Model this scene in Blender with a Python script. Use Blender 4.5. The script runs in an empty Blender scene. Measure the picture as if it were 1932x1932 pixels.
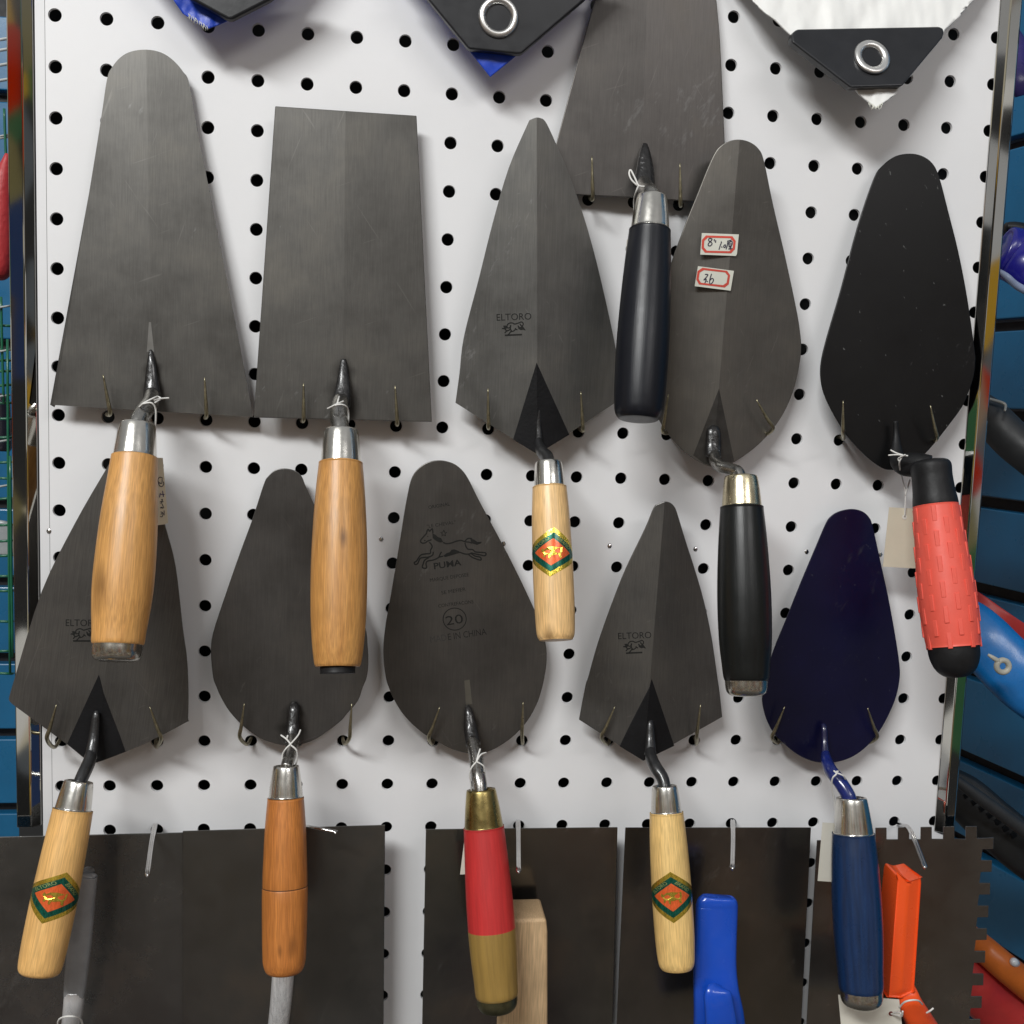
import bpy, bmesh, math, random
from mathutils import Vector, Matrix, noise
random.seed(7)
S = bpy.context.scene
COL = S.collection

# ------------------------------------------------------------------ camera
# board coordinates (right, up, out) -> world (x, z, -y)
def B(x, up, out): return Vector((x, -out, up))
CB = (0.2037303, -0.21901931, 0.7059456)
RX = (0.99282258, 0.03554912, 0.11419097)
RY = (0.0230893, -0.99381307, 0.10863911)
RZ = (0.1173465, -0.10522277, -0.98750087)
FD = 3190.64680 / 3024 * 1932           # focal length in survey units
CAM = B(*CB)
cr, cd, cf = B(*RX), B(*RY), B(*RZ)
cam = bpy.data.cameras.new('camera'); camo = bpy.data.objects.new('camera', cam); COL.objects.link(camo)
camo.matrix_world = Matrix(((cr.x, -cd.x, -cf.x, CAM.x), (cr.y, -cd.y, -cf.y, CAM.y), (cr.z, -cd.z, -cf.z, CAM.z), (0, 0, 0, 1)))
cam.sensor_width = 36; cam.lens = 3190.6468 / 3024 * 36; cam.clip_start = 0.01; cam.clip_end = 50
S.camera = camo

# ------------------------------------------------------------------ world: the dim shop around (goods on shelves, pale ceiling, dark floor)
W = bpy.data.worlds.new('World'); S.world = W; W.use_nodes = True
nt = W.node_tree; nt.nodes.clear()
def N(t, ty, **kw):
    n = t.nodes.new(ty)
    for k, v in kw.items():
        if hasattr(n, k): setattr(n, k, v)
        else: n.inputs[k].default_value = v
    return n
tc = N(nt, 'ShaderNodeTexCoord'); mp = N(nt, 'ShaderNodeMapping'); mp.inputs['Scale'].default_value = (15.0, 15.0, 9.0)
vo = N(nt, 'ShaderNodeTexVoronoi', Scale=1.6); hs = N(nt, 'ShaderNodeHueSaturation', Saturation=1.1, Value=1.35)
vo2 = N(nt, 'ShaderNodeTexVoronoi', Scale=2.3)
gm = N(nt, 'ShaderNodeGamma', Gamma=2.6)
sp = N(nt, 'ShaderNodeSeparateXYZ')
r1 = N(nt, 'ShaderNodeValToRGB')
r1.color_ramp.elements[0].position = 0.0; r1.color_ramp.elements[0].color = (.10, .09, .08, 1)
r1.color_ramp.elements[1].position = 1.0; r1.color_ramp.elements[1].color = (.62, .63, .64, 1)
mr = N(nt, 'ShaderNodeMapRange'); mr.inputs[1].default_value = -1; mr.inputs[2].default_value = 1
band = N(nt, 'ShaderNodeValToRGB')
be = band.color_ramp.elements; be[0].position = .18; be[0].color = (0, 0, 0, 1); be[1].position = .30; be[1].color = (1, 1, 1, 1)
e = be.new(.62); e.color = (1, 1, 1, 1); e = be.new(.72); e.color = (0, 0, 0, 1)
mx = N(nt, 'ShaderNodeMixRGB'); bg = N(nt, 'ShaderNodeBackground', Strength=0.60); wo = N(nt, 'ShaderNodeOutputWorld')
L = nt.links.new
L(tc.outputs['Generated'], mp.inputs[0]); L(mp.outputs[0], vo.inputs['Vector']); L(mp.outputs[0], vo2.inputs['Vector'])
pal = N(nt, 'ShaderNodeValToRGB'); pal.color_ramp.interpolation = 'CONSTANT'; pe = pal.color_ramp.elements
pe[0].position = 0; pe[0].color = (.03, .03, .03, 1); pe[1].position = .14; pe[1].color = (.16, .14, .07, 1)
for q, c in ((.24, (.02, .02, .02)), (.33, (.55, .50, .38)), (.42, (.07, .055, .04)), (.50, (.36, .035, .02)), (.56, (.10, .11, .12)), (.64, (.40, .25, .06)), (.70, (.03, .045, .10)), (.76, (.42, .42, .42)), (.83, (.04, .10, .05)), (.88, (.25, .18, .13)), (.94, (.70, .69, .66))):
    w_ = pe.new(q); w_.color = (*c, 1)
sx_ = N(nt, 'ShaderNodeSeparateColor'); L(vo.outputs['Color'], sx_.inputs[0]); L(sx_.outputs[0], pal.inputs[0]); L(pal.outputs[0], hs.inputs['Color'])
L(tc.outputs['Generated'], sp.inputs[0]); L(sp.outputs[2], mr.inputs[0]); L(mr.outputs[0], r1.inputs[0]); L(mr.outputs[0], band.inputs[0])
L(band.outputs[0], mx.inputs[0]); L(r1.outputs[0], mx.inputs[1]); L(hs.outputs[0], mx.inputs[2]); L(mx.outputs[0], bg.inputs[0]); L(bg.outputs[0], wo.inputs[0])

# ------------------------------------------------------------------ shop ceiling lamps (fluorescent battens above and in front of the board)
def lamp(name, loc, target, sx, sy, power, col):
    l = bpy.data.lights.new(name, 'AREA'); l.shape = 'RECTANGLE'; l.size = sx; l.size_y = sy; l.energy = power; l.color = col
    o = bpy.data.objects.new(name, l); COL.objects.link(o); o.location = loc
    o.rotation_euler = (Vector(target) - Vector(loc)).to_track_quat('-Z', 'Y').to_euler()
lamp('ceiling_lamp', B(-.95, 1.50, 2.15), B(.30, -.45, 0), 1.4, .34, 75, (.985, .995, .985))
lamp('ceiling_lamp', B(1.35, 1.25, 2.4), B(.30, -.45, 0), 1.2, .30, 11, (1, .98, .97))
S.view_settings.view_transform = 'Standard'; S.view_settings.look = 'None'; S.view_settings.exposure = 0.0; S.view_settings.gamma = 1
S.view_settings.use_curve_mapping = False
S.render.resolution_x = S.render.resolution_y = 1024
S.render.engine = 'CYCLES'
S.cycles.max_bounces = 6; S.cycles.diffuse_bounces = 3; S.cycles.glossy_bounces = 4; S.cycles.transmission_bounces = 2; S.cycles.caustics_reflective = False

# ------------------------------------------------------------------ survey helpers
def ray(x, y): return cr * ((x - 966) / FD) + cd * ((y - 966) / FD) + cf
def P(x, y, h):                              # surveyed point on a plane h metres in front of the board
    d = ray(x, y); return CAM + d * ((-h - CAM.y) / d.y)
def onplane(x, y, p0, n):
    d = ray(x, y); return CAM + d * ((p0 - CAM).dot(n) / d.dot(n))
def depth(p): return (p - CAM).dot(cf)
def rad(p, w): return .5 * w * depth(p) / FD

# ------------------------------------------------------------------ mesh helpers
class MB:
    def __init__(s): s.v = []; s.f = []; s.m = []; s.sm = []
    def add(s, vs, fs, mat=0, smooth=False):
        o = len(s.v); s.v += [tuple(v) for v in vs]
        for f in fs: s.f.append([i + o for i in f]); s.m.append(mat); s.sm.append(smooth)
        return s
    def mesh(s, name, mats, M=None):
        me = bpy.data.meshes.new(name)
        vs = s.v if M is None else [tuple(M @ Vector(v)) for v in s.v]
        me.from_pydata(vs, [], s.f)
        for m in mats: me.materials.append(m)
        me.polygons.foreach_set('material_index', s.m); me.polygons.foreach_set('use_smooth', s.sm); me.update()
        return me
    def build(s, name, mats, parent=None, frame=None):
        if not isinstance(mats, (list, tuple)): mats = [mats]
        me = s.mesh(name, mats, frame.inverted() if frame is not None else None)
        return link(name, me, parent, frame)
def link(name, me, parent=None, frame=None):
    o = bpy.data.objects.new(name, me); COL.objects.link(o)
    if frame is not None: o.matrix_world = frame
    adopt(o, parent)
    return o
WM = {}
def adopt(o, parent):
    WM[o] = o.matrix_world.copy() if o.parent is None else WM.get(o, Matrix())
    if parent is not None:
        o.parent = parent; o.matrix_parent_inverse = WM[parent].inverted()
def thing(name, label, cat, loc, group=None):
    o = bpy.data.objects.new(name, None); COL.objects.link(o); o.empty_display_size = .01
    o.matrix_world = Matrix.Translation(loc); WM[o] = o.matrix_world.copy()
    tag(o, label, cat, group); return o
def tag(o, label, cat, group=None):
    o['label'] = label; o['category'] = cat
    if group: o['group'] = group
    return o
def bevel(o, w, seg=2, ang=30):
    b = o.modifiers.new('bevel', 'BEVEL'); b.width = w; b.segments = seg; b.limit_method = 'ANGLE'; b.angle_limit = math.radians(ang)
    return o

def prism(mb, pts, n, mat=0):
    """closed slab: front outline pts, back shifted by vector n"""
    k = len(pts); vs = [Vector(p) for p in pts] + [Vector(p) + n for p in pts]
    mb.add(vs, [list(range(k)), list(range(2 * k - 1, k - 1, -1))] + [[i, i + k, (i + 1) % k + k, (i + 1) % k] for i in range(k)], mat)
def box(mb, c, ax, ay, az, mat=0):
    c = Vector(c); vs = [c + ax * i + ay * j + az * k for i in (-1, 1) for j in (-1, 1) for k in (-1, 1)]
    mb.add(vs, [(0, 1, 3, 2), (4, 6, 7, 5), (0, 4, 5, 1), (2, 3, 7, 6), (0, 2, 6, 4), (1, 5, 7, 3)], mat)

def catmull(pts, n):
    """pts: list of tuples (any dimension); returns smooth resampled list"""
    if len(pts) < 3 or n <= 1: return [tuple(p) for p in pts]
    out = []; k = len(pts)
    for i in range(k - 1):
        p0 = pts[max(i - 1, 0)]; p1 = pts[i]; p2 = pts[i + 1]; p3 = pts[min(i + 2, k - 1)]
        for j in range(n):
            t = j / n; r = []
            for a, b, c, d in zip(p0, p1, p2, p3):
                r.append(.5 * (2 * b + (c - a) * t + (2 * a - 5 * b + 4 * c - d) * t * t + (3 * b - a - 3 * c + d) * t ** 3))
            out.append(tuple(r))
    out.append(tuple(pts[-1])); return out
def sweep(mb, path, segs=12, mat=0, ref=None, flat=1.0, power=2.0, cap=True, smooth=True):
    """path: list of (Vector, radius); ref: direction the short axis points to; flat: short/long ratio; power: superellipse"""
    P_ = [p for p, r in path]; R_ = [r for p, r in path]; k = len(P_); rings = []
    t0 = (P_[1] - P_[0]).normalized()
    up = ref if ref is not None else (Vector((0, -1, 0)) if abs(t0.y) < .9 else Vector((1, 0, 0)))
    for i in range(k):
        t = (P_[min(i + 1, k - 1)] - P_[max(i - 1, 0)]).normalized()
        a = up - t * up.dot(t); a.normalize()
        if ref is None: up = a
        b = t.cross(a); ring = []
        for j in range(segs):
            th = 2 * math.pi * j / segs; c, s_ = math.cos(th), math.sin(th)
            ca = math.copysign(abs(c) ** (2 / power), c); sb = math.copysign(abs(s_) ** (2 / power), s_)
            ring.append(P_[i] + a * (R_[i] * flat * ca) + b * (R_[i] * sb))
        rings.append(ring)
    vs = [v for r in rings for v in r]; fs = []
    for i in range(k - 1):
        for j in range(segs):
            a0 = i * segs + j; a1 = i * segs + (j + 1) % segs; fs.append((a0, a1, a1 + segs, a0 + segs))
    if cap: fs.append(list(range(segs))[::-1]); fs.append([(k - 1) * segs + j for j in range(segs)])
    mb.add(vs, fs, mat, smooth)
def tube_px(mb, pts, n=6, segs=12, mat=0, **kw):
    """pts: (x, y, h, width) survey values"""
    path = []
    for x, y, h, w in catmull(pts, n):
        p = P(x, y, h); path.append((p, rad(p, w)))
    sweep(mb, path, segs, mat, **kw)
def wire(mb, pts3, r, n=5, segs=8, mat=0):
    sweep(mb, [(Vector(p), r) for p in catmull([tuple(q) for q in pts3], n)], segs, mat)

# ------------------------------------------------------------------ materials
MATS = {}
def newmat(name):
    m = bpy.data.materials.new(name); m.use_nodes = True; t = m.node_tree
    return m, t, t.nodes['Principled BSDF']
def ramp(t, stops):
    r = N(t, 'ShaderNodeValToRGB'); el = r.color_ramp.elements
    el[0].position, el[0].color = stops[0][0], (*stops[0][1], 1); el[1].position, el[1].color = stops[-1][0], (*stops[-1][1], 1)
    for p, c in stops[1:-1]: q = el.new(p); q.color = (*c, 1)
    return r
def g(v): return (v, v, v)
def plain(name, col, rough=.5, metal=0, coat=0, var=.12, scale=60, bump=0, bscale=300, spec=.5, rvar=.12, stretch=None, **kw):
    if name in MATS: return MATS[name]
    m, t, b = newmat(name); l = t.links.new
    tc = N(t, 'ShaderNodeTexCoord'); mp = N(t, 'ShaderNodeMapping')
    if stretch: mp.inputs['Scale'].default_value = stretch
    l(tc.outputs['Object'], mp.inputs[0])
    n = N(t, 'ShaderNodeTexNoise', Scale=scale, Detail=5, Roughness=.6); l(mp.outputs[0], n.inputs['Vector'])
    lo = tuple(max(0, c * (1 - var)) for c in col); hi = tuple(min(1, c * (1 + var)) for c in col)
    r = ramp(t, [(.3, lo), (.7, hi)]); l(n.outputs[0], r.inputs[0]); l(r.outputs[0], b.inputs['Base Color'])
    n2 = N(t, 'ShaderNodeTexNoise', Scale=scale * 2.3, Detail=4); l(mp.outputs[0], n2.inputs['Vector'])
    rr = N(t, 'ShaderNodeMapRange'); rr.inputs[3].default_value = max(.03, rough - rvar); rr.inputs[4].default_value = min(1, rough + rvar)
    l(n2.outputs[0], rr.inputs[0]); l(rr.outputs[0], b.inputs['Roughness'])
    b.inputs['Metallic'].default_value = metal; b.inputs['Coat Weight'].default_value = coat; b.inputs['Coat Roughness'].default_value = .12
    b.inputs['Specular IOR Level'].default_value = spec
    if bump:
        nb = N(t, 'ShaderNodeTexNoise', Scale=bscale, Detail=4); l(mp.outputs[0], nb.inputs['Vector'])
        bp = N(t, 'ShaderNodeBump', Strength=bump, Distance=.0006); l(nb.outputs[0], bp.inputs['Height']); l(bp.outputs[0], b.inputs['Normal'])
    MATS[name] = m; return m

def steel(name, col, rough=.38, metal=.72, grain=.09, scuff=.5, fleck=0, spec=.5, stains=(), coat=0, tint=(1.02, 1.0, .96), scuffcol=.30, grainrot=0):
    """blade sheet: rolled-steel tone, brushed grain, soft mottling, pale scuffs, optional weld-burn stains [(centre, radius)]"""
    m, t, b = newmat(name); l = t.links.new
    tc = N(t, 'ShaderNodeTexCoord')
    mp = N(t, 'ShaderNodeMapping'); mp.vector_type = 'TEXTURE'; mp.inputs['Rotation'].default_value = (0, grainrot, 0); mp.inputs['Scale'].default_value = (1 / 1700, 1 / 1700, 1 / 45); l(tc.outputs['Object'], mp.inputs[0])
    gr = N(t, 'ShaderNodeTexNoise', Scale=1.0, Detail=3); l(mp.outputs[0], gr.inputs['Vector'])
    mo = N(t, 'ShaderNodeTexNoise', Scale=22, Detail=6, Roughness=.65); l(tc.outputs['Object'], mo.inputs['Vector'])
    base = ramp(t, [(.32, tuple(c * .84 for c in col)), (.5, col), (.7, tuple(min(1, c * k * 1.14) for c, k in zip(col, tint)))]); l(mo.outputs[0], base.inputs[0])
    gm_ = N(t, 'ShaderNodeMapRange'); gm_.inputs[1].default_value = .3; gm_.inputs[2].default_value = .7; gm_.inputs[3].default_value = 1 - grain; gm_.inputs[4].default_value = 1 + grain; l(gr.outputs[0], gm_.inputs[0])
    mul = N(t, 'ShaderNodeVectorMath', operation='SCALE'); l(base.outputs[0], mul.inputs[0]); l(gm_.outputs[0], mul.inputs['Scale'])
    # scuffs: short stretched flecks
    mp2 = N(t, 'ShaderNodeMapping'); mp2.vector_type = 'TEXTURE'; mp2.inputs['Rotation'].default_value = (0, .5, 0); mp2.inputs['Scale'].default_value = (1 / 190, 1 / 190, 1 / 70); l(tc.outputs['Object'], mp2.inputs[0])
    sc = N(t, 'ShaderNodeTexNoise', Scale=1, Detail=3, Roughness=.75); l(mp2.outputs[0], sc.inputs['Vector'])
    sm = N(t, 'ShaderNodeTexNoise', Scale=14, Detail=2); l(tc.outputs['Object'], sm.inputs['Vector'])
    ad = N(t, 'ShaderNodeMath', operation='MULTIPLY'); l(sc.outputs[0], ad.inputs[0]); l(sm.outputs[0], ad.inputs[1])
    sr = ramp(t, [(.38, g(0)), (.50, g(1))]); l(ad.outputs[0], sr.inputs[0])
    sf = N(t, 'ShaderNodeMath', operation='MULTIPLY'); l(sr.outputs[0], sf.inputs[0]); sf.inputs[1].default_value = scuff
    mix = N(t, 'ShaderNodeMixRGB'); l(sf.outputs[0], mix.inputs[0]); l(mul.outputs[0], mix.inputs[1]); mix.inputs[2].default_value = (*g(scuffcol), 1)
    cur = mix.outputs[0]
    if metal > .3:      # fine long scratches at two angles
        for ang_, zz in ((.35, 0), (-.6, 7), (1.2, 3)):
            mq = N(t, 'ShaderNodeMapping'); mq.vector_type = 'TEXTURE'; mq.inputs['Rotation'].default_value = (0, ang_, 0); mq.inputs['Location'].default_value = (zz, 0, 0); mq.inputs['Scale'].default_value = (1 / 560, 1 / 560, 1 / 15); l(tc.outputs['Object'], mq.inputs[0])
            nq = N(t, 'ShaderNodeTexNoise', Scale=1, Detail=1); l(mq.outputs[0], nq.inputs['Vector'])
            rq = ramp(t, [(.755, g(0)), (.80, g(.16))]); l(nq.outputs[0], rq.inputs[0])
            mq2 = N(t, 'ShaderNodeMixRGB'); l(rq.outputs[0], mq2.inputs[0]); l(cur, mq2.inputs[1]); mq2.inputs[2].default_value = (*(min(1, c * 2.4) for c in col), 1); cur = mq2.outputs[0]
    if fleck:
        mp3 = N(t, 'ShaderNodeMapping'); mp3.vector_type = 'TEXTURE'; mp3.inputs['Rotation'].default_value = (0, -.5, 0); mp3.inputs['Scale'].default_value = (1 / 420, 1 / 420, 1 / 170); l(tc.outputs['Object'], mp3.inputs[0])
        fk = N(t, 'ShaderNodeTexNoise', Scale=1, Detail=2, Roughness=.6); l(mp3.outputs[0], fk.inputs['Vector'])
        fr = ramp(t, [(.715, g(0)), (.76, g(fleck))]); l(fk.outputs[0], fr.inputs[0])
        mf = N(t, 'ShaderNodeMixRGB'); l(fr.outputs[0], mf.inputs[0]); l(cur, mf.inputs[1]); mf.inputs[2].default_value = (.32, .33, .32, 1); cur = mf.outputs[0]
    b.inputs['Specular IOR Level'].default_value = spec
    for c, r_ in stains:
        di = N(t, 'ShaderNodeVectorMath', operation='DISTANCE'); l(tc.outputs['Object'], di.inputs[0]); di.inputs[1].default_value = c
        nn = N(t, 'ShaderNodeTexNoise', Scale=120, Detail=4); l(tc.outputs['Object'], nn.inputs['Vector'])
        ma = N(t, 'ShaderNodeMath', operation='MULTIPLY_ADD'); l(nn.outputs[0], ma.inputs[0]); ma.inputs[1].default_value = r_ * .9; l(di.outputs['Value'], ma.inputs[2])
        st = N(t, 'ShaderNodeMapRange', clamp=True); st.inputs[1].default_value = r_ * .7; st.inputs[2].default_value = r_ * 1.6; st.inputs[3].default_value = .85; st.inputs[4].default_value = 0; l(ma.outputs[0], st.inputs[0])
        mx_ = N(t, 'ShaderNodeMixRGB'); l(st.outputs[0], mx_.inputs[0]); l(cur, mx_.inputs[1]); mx_.inputs[2].default_value = (.012, .011, .010, 1); cur = mx_.outputs[0]
    l(cur, b.inputs['Base Color'])
    ro = N(t, 'ShaderNodeMapRange'); ro.inputs[3].default_value = rough - .08; ro.inputs[4].default_value = rough + .12; l(mo.outputs[0], ro.inputs[0]); l(ro.outputs[0], b.inputs['Roughness'])
    b.inputs['Metallic'].default_value = metal; b.inputs['Coat Weight'].default_value = coat; b.inputs['Coat Roughness'].default_value = .2
    bp = N(t, 'ShaderNodeBump', Strength=.035, Distance=.0002); l(gr.outputs[0], bp.inputs['Height']); l(bp.outputs[0], b.inputs['Normal'])
    return m

def wood(name, light, dark, rough=.40, coat=.16, knots=(), streak=.5, fib=1.5):
    """turned handle; grain runs along local z; knots: (x,y,z,radius) local"""
    m, t, b = newmat(name); l = t.links.new
    tc = N(t, 'ShaderNodeTexCoord'); oi = N(t, 'ShaderNodeObjectInfo')
    mp = N(t, 'ShaderNodeMapping'); mp.inputs['Scale'].default_value = (150, 150, 11); l(tc.outputs['Object'], mp.inputs[0])
    n1 = N(t, 'ShaderNodeTexNoise', Scale=1, Detail=6, Roughness=.62, Distortion=.5); l(mp.outputs[0], n1.inputs['Vector'])
    mp2 = N(t, 'ShaderNodeMapping'); mp2.inputs['Scale'].default_value = (1300, 1300, 60); l(tc.outputs['Object'], mp2.inputs[0])
    n2 = N(t, 'ShaderNodeTexNoise', Scale=1, Detail=2); l(mp2.outputs[0], n2.inputs['Vector'])
    n3 = N(t, 'ShaderNodeTexNoise', Scale=28, Detail=4); l(tc.outputs['Object'], n3.inputs['Vector'])
    r = ramp(t, [(.30, dark), (.52, tuple((a * .6 + c * .4) for a, c in zip(light, dark))), (.68, light)]); l(n1.outputs[0], r.inputs[0])
    mid = N(t, 'ShaderNodeMixRGB', blend_type='MIX'); mid.inputs[0].default_value = streak; mid.inputs[1].default_value = (*light, 1); l(r.outputs[0], mid.inputs[2])
    f = N(t, 'ShaderNodeMapRange'); f.inputs[1].default_value = .3; f.inputs[2].default_value = .7; f.inputs[3].default_value = 1 - .16 * fib; f.inputs[4].default_value = 1 + .10 * fib; l(n2.outputs[0], f.inputs[0])
    mu = N(t, 'ShaderNodeVectorMath', operation='SCALE'); l(mid.outputs[0], mu.inputs[0]); l(f.outputs[0], mu.inputs['Scale'])
    f3 = N(t, 'ShaderNodeMapRange'); f3.inputs[1].default_value = .3; f3.inputs[2].default_value = .7; f3.inputs[3].default_value = .84; f3.inputs[4].default_value = 1.1; l(n3.outputs[0], f3.inputs[0])
    mu2 = N(t, 'ShaderNodeVectorMath', operation='SCALE'); l(mu.outputs[0], mu2.inputs[0]); l(f3.outputs[0], mu2.inputs['Scale'])
    cur = mu2.outputs[0]
    for kx, ky, kz, kr in knots:
        mpk = N(t, 'ShaderNodeMapping'); mpk.inputs['Location'].default_value = (-kx, -ky, -kz * .45); mpk.inputs['Scale'].default_value = (1, 1, .45); l(tc.outputs['Object'], mpk.inputs[0])
        ln = N(t, 'ShaderNodeVectorMath', operation='LENGTH'); l(mpk.outputs[0], ln.inputs[0])
        ma = N(t, 'ShaderNodeMath', operation='MULTIPLY_ADD'); l(n1.outputs[0], ma.inputs[0]); ma.inputs[1].default_value = kr * .9; l(ln.outputs['Value'], ma.inputs[2])
        st = N(t, 'ShaderNodeMapRange', clamp=True); st.inputs[1].default_value = kr * .55; st.inputs[2].default_value = kr * 1.5; st.inputs[3].default_value = .8; st.inputs[4].default_value = 0; l(ma.outputs[0], st.inputs[0])
        mk = N(t, 'ShaderNodeMixRGB'); l(st.outputs[0], mk.inputs[0]); l(cur, mk.inputs[1]); mk.inputs[2].default_value = (*(c * .32 for c in dark), 1); cur = mk.outputs[0]
    l(cur, b.inputs['Base Color'])
    ro = N(t, 'ShaderNodeMapRange'); ro.inputs[3].default_value = rough - .1; ro.inputs[4].default_value = rough + .15; l(n3.outputs[0], ro.inputs[0]); l(ro.outputs[0], b.inputs['Roughness'])
    b.inputs['Coat Weight'].default_value = coat; b.inputs['Coat Roughness'].default_value = .25
    bp = N(t, 'ShaderNodeBump', Strength=.25, Distance=.0003); l(n2.outputs[0], bp.inputs['Height']); l(bp.outputs[0], b.inputs['Normal'])
    return m

def painted(name, col, wear, rough=.35, coat=.3, amount=.5, var=.15, spec=.5):
    """brush-painted turned wood with rubbed spots, grain faintly showing"""
    m, t, b = newmat(name); l = t.links.new
    tc = N(t, 'ShaderNodeTexCoord')
    mp = N(t, 'ShaderNodeMapping'); mp.inputs['Scale'].default_value = (420, 420, 26); l(tc.outputs['Object'], mp.inputs[0])
    n1 = N(t, 'ShaderNodeTexNoise', Scale=1, Detail=5, Roughness=.6); l(mp.outputs[0], n1.inputs['Vector'])
    n2 = N(t, 'ShaderNodeTexNoise', Scale=40, Detail=6, Roughness=.7); l(tc.outputs['Object'], n2.inputs['Vector'])
    r = ramp(t, [(.3, tuple(c * (1 - var) for c in col)), (.7, tuple(min(1, c * (1 + var)) for c in col))]); l(n1.outputs[0], r.inputs[0])
    ml = N(t, 'ShaderNodeMath', operation='MULTIPLY'); l(n1.outputs[0], ml.inputs[0]); l(n2.outputs[0], ml.inputs[1])
    w = ramp(t, [(.36, g(0)), (.46, g(1))]); l(ml.outputs[0], w.inputs[0])
    wa = N(t, 'ShaderNodeMath', operation='MULTIPLY'); l(w.outputs[0], wa.inputs[0]); wa.inputs[1].default_value = amount
    mx_ = N(t, 'ShaderNodeMixRGB'); l(wa.outputs[0], mx_.inputs[0]); l(r.outputs[0], mx_.inputs[1]); mx_.inputs[2].default_value = (*wear, 1)
    l(mx_.outputs[0], b.inputs['Base Color'])
    ro = N(t, 'ShaderNodeMapRange'); ro.inputs[3].default_value = rough - .1; ro.inputs[4].default_value = rough + .2; l(n2.outputs[0], ro.inputs[0]); l(ro.outputs[0], b.inputs['Roughness'])
    b.inputs['Coat Weight'].default_value = coat; b.inputs['Coat Roughness'].default_value = .3; b.inputs['Specular IOR Level'].default_value = spec
    bp = N(t, 'ShaderNodeBump', Strength=.3, Distance=.0004); l(n1.outputs[0], bp.inputs['Height']); l(bp.outputs[0], b.inputs['Normal'])
    return m

INK = plain('stamp_ink', (.012, .012, .011), .6, var=.3, spec=.2)
FAINT = plain('faded_ink', (.017, .016, .015), .6, var=.2, spec=.2)
PATCH = plain('black_lacquer_patch', (.006, .006, .007), .5, var=.3, bump=.25, bscale=500, spec=.25)
WELD = plain('burnt_weld', (.014, .013, .013), .32, metal=.2, coat=.5, var=.5, scale=300, bump=1.0, bscale=420)
RODB = plain('black_rod', (.018, .018, .019), .35, metal=.1, coat=.4, var=.4, scale=200, bump=.5, bscale=350)
RODS = plain('bare_steel_rod', (.36, .35, .33), .26, metal=1, var=.25, scale=150, bump=.15)
FERR = plain('polished_ferrule', (.70, .68, .63), .20, metal=1, var=.07, scale=120, rvar=.07, bump=.06, bscale=200)
NICK = plain('nickel_cap', (.52, .50, .45), .24, metal=1, var=.15, scale=90, bump=.08, bscale=150)
BRASSF = plain('pale_brass_ferrule', (.66, .58, .40), .26, metal=1, var=.1, scale=100, bump=.06)
BRASS = plain('old_brass_ferrule', (.36, .28, .11), .28, metal=1, var=.25, scale=80, bump=.1)
BRONZE = plain('tarnished_cap', (.13, .125, .07), .38, metal=.9, var=.4, scale=90, bump=.2)
HOOKW = plain('yellow_zinc_wire', (.30, .27, .18), .32, metal=.9, var=.3, scale=300)
CHROMEW = plain('chromed_wire', (.62, .61, .60), .14, metal=1, var=.08)
STRING = plain('white_cotton_string', (.75, .74, .71), .8, var=.1, bump=.4, bscale=1200)
PAPER = plain('cream_card', (.70, .64, .50), .75, var=.05, scale=35)
PAPERW = plain('white_card', (.74, .71, .62), .7, var=.05, scale=35)
PEN = plain('ball_pen', (.03, .025, .05), .6)
PENV = plain('violet_pen', (.06, .04, .16), .6)
BLKRUB = plain('black_rubber', (.010, .010, .011), .5, var=.25, scale=90, bump=.3, bscale=260, spec=.3)

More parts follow.
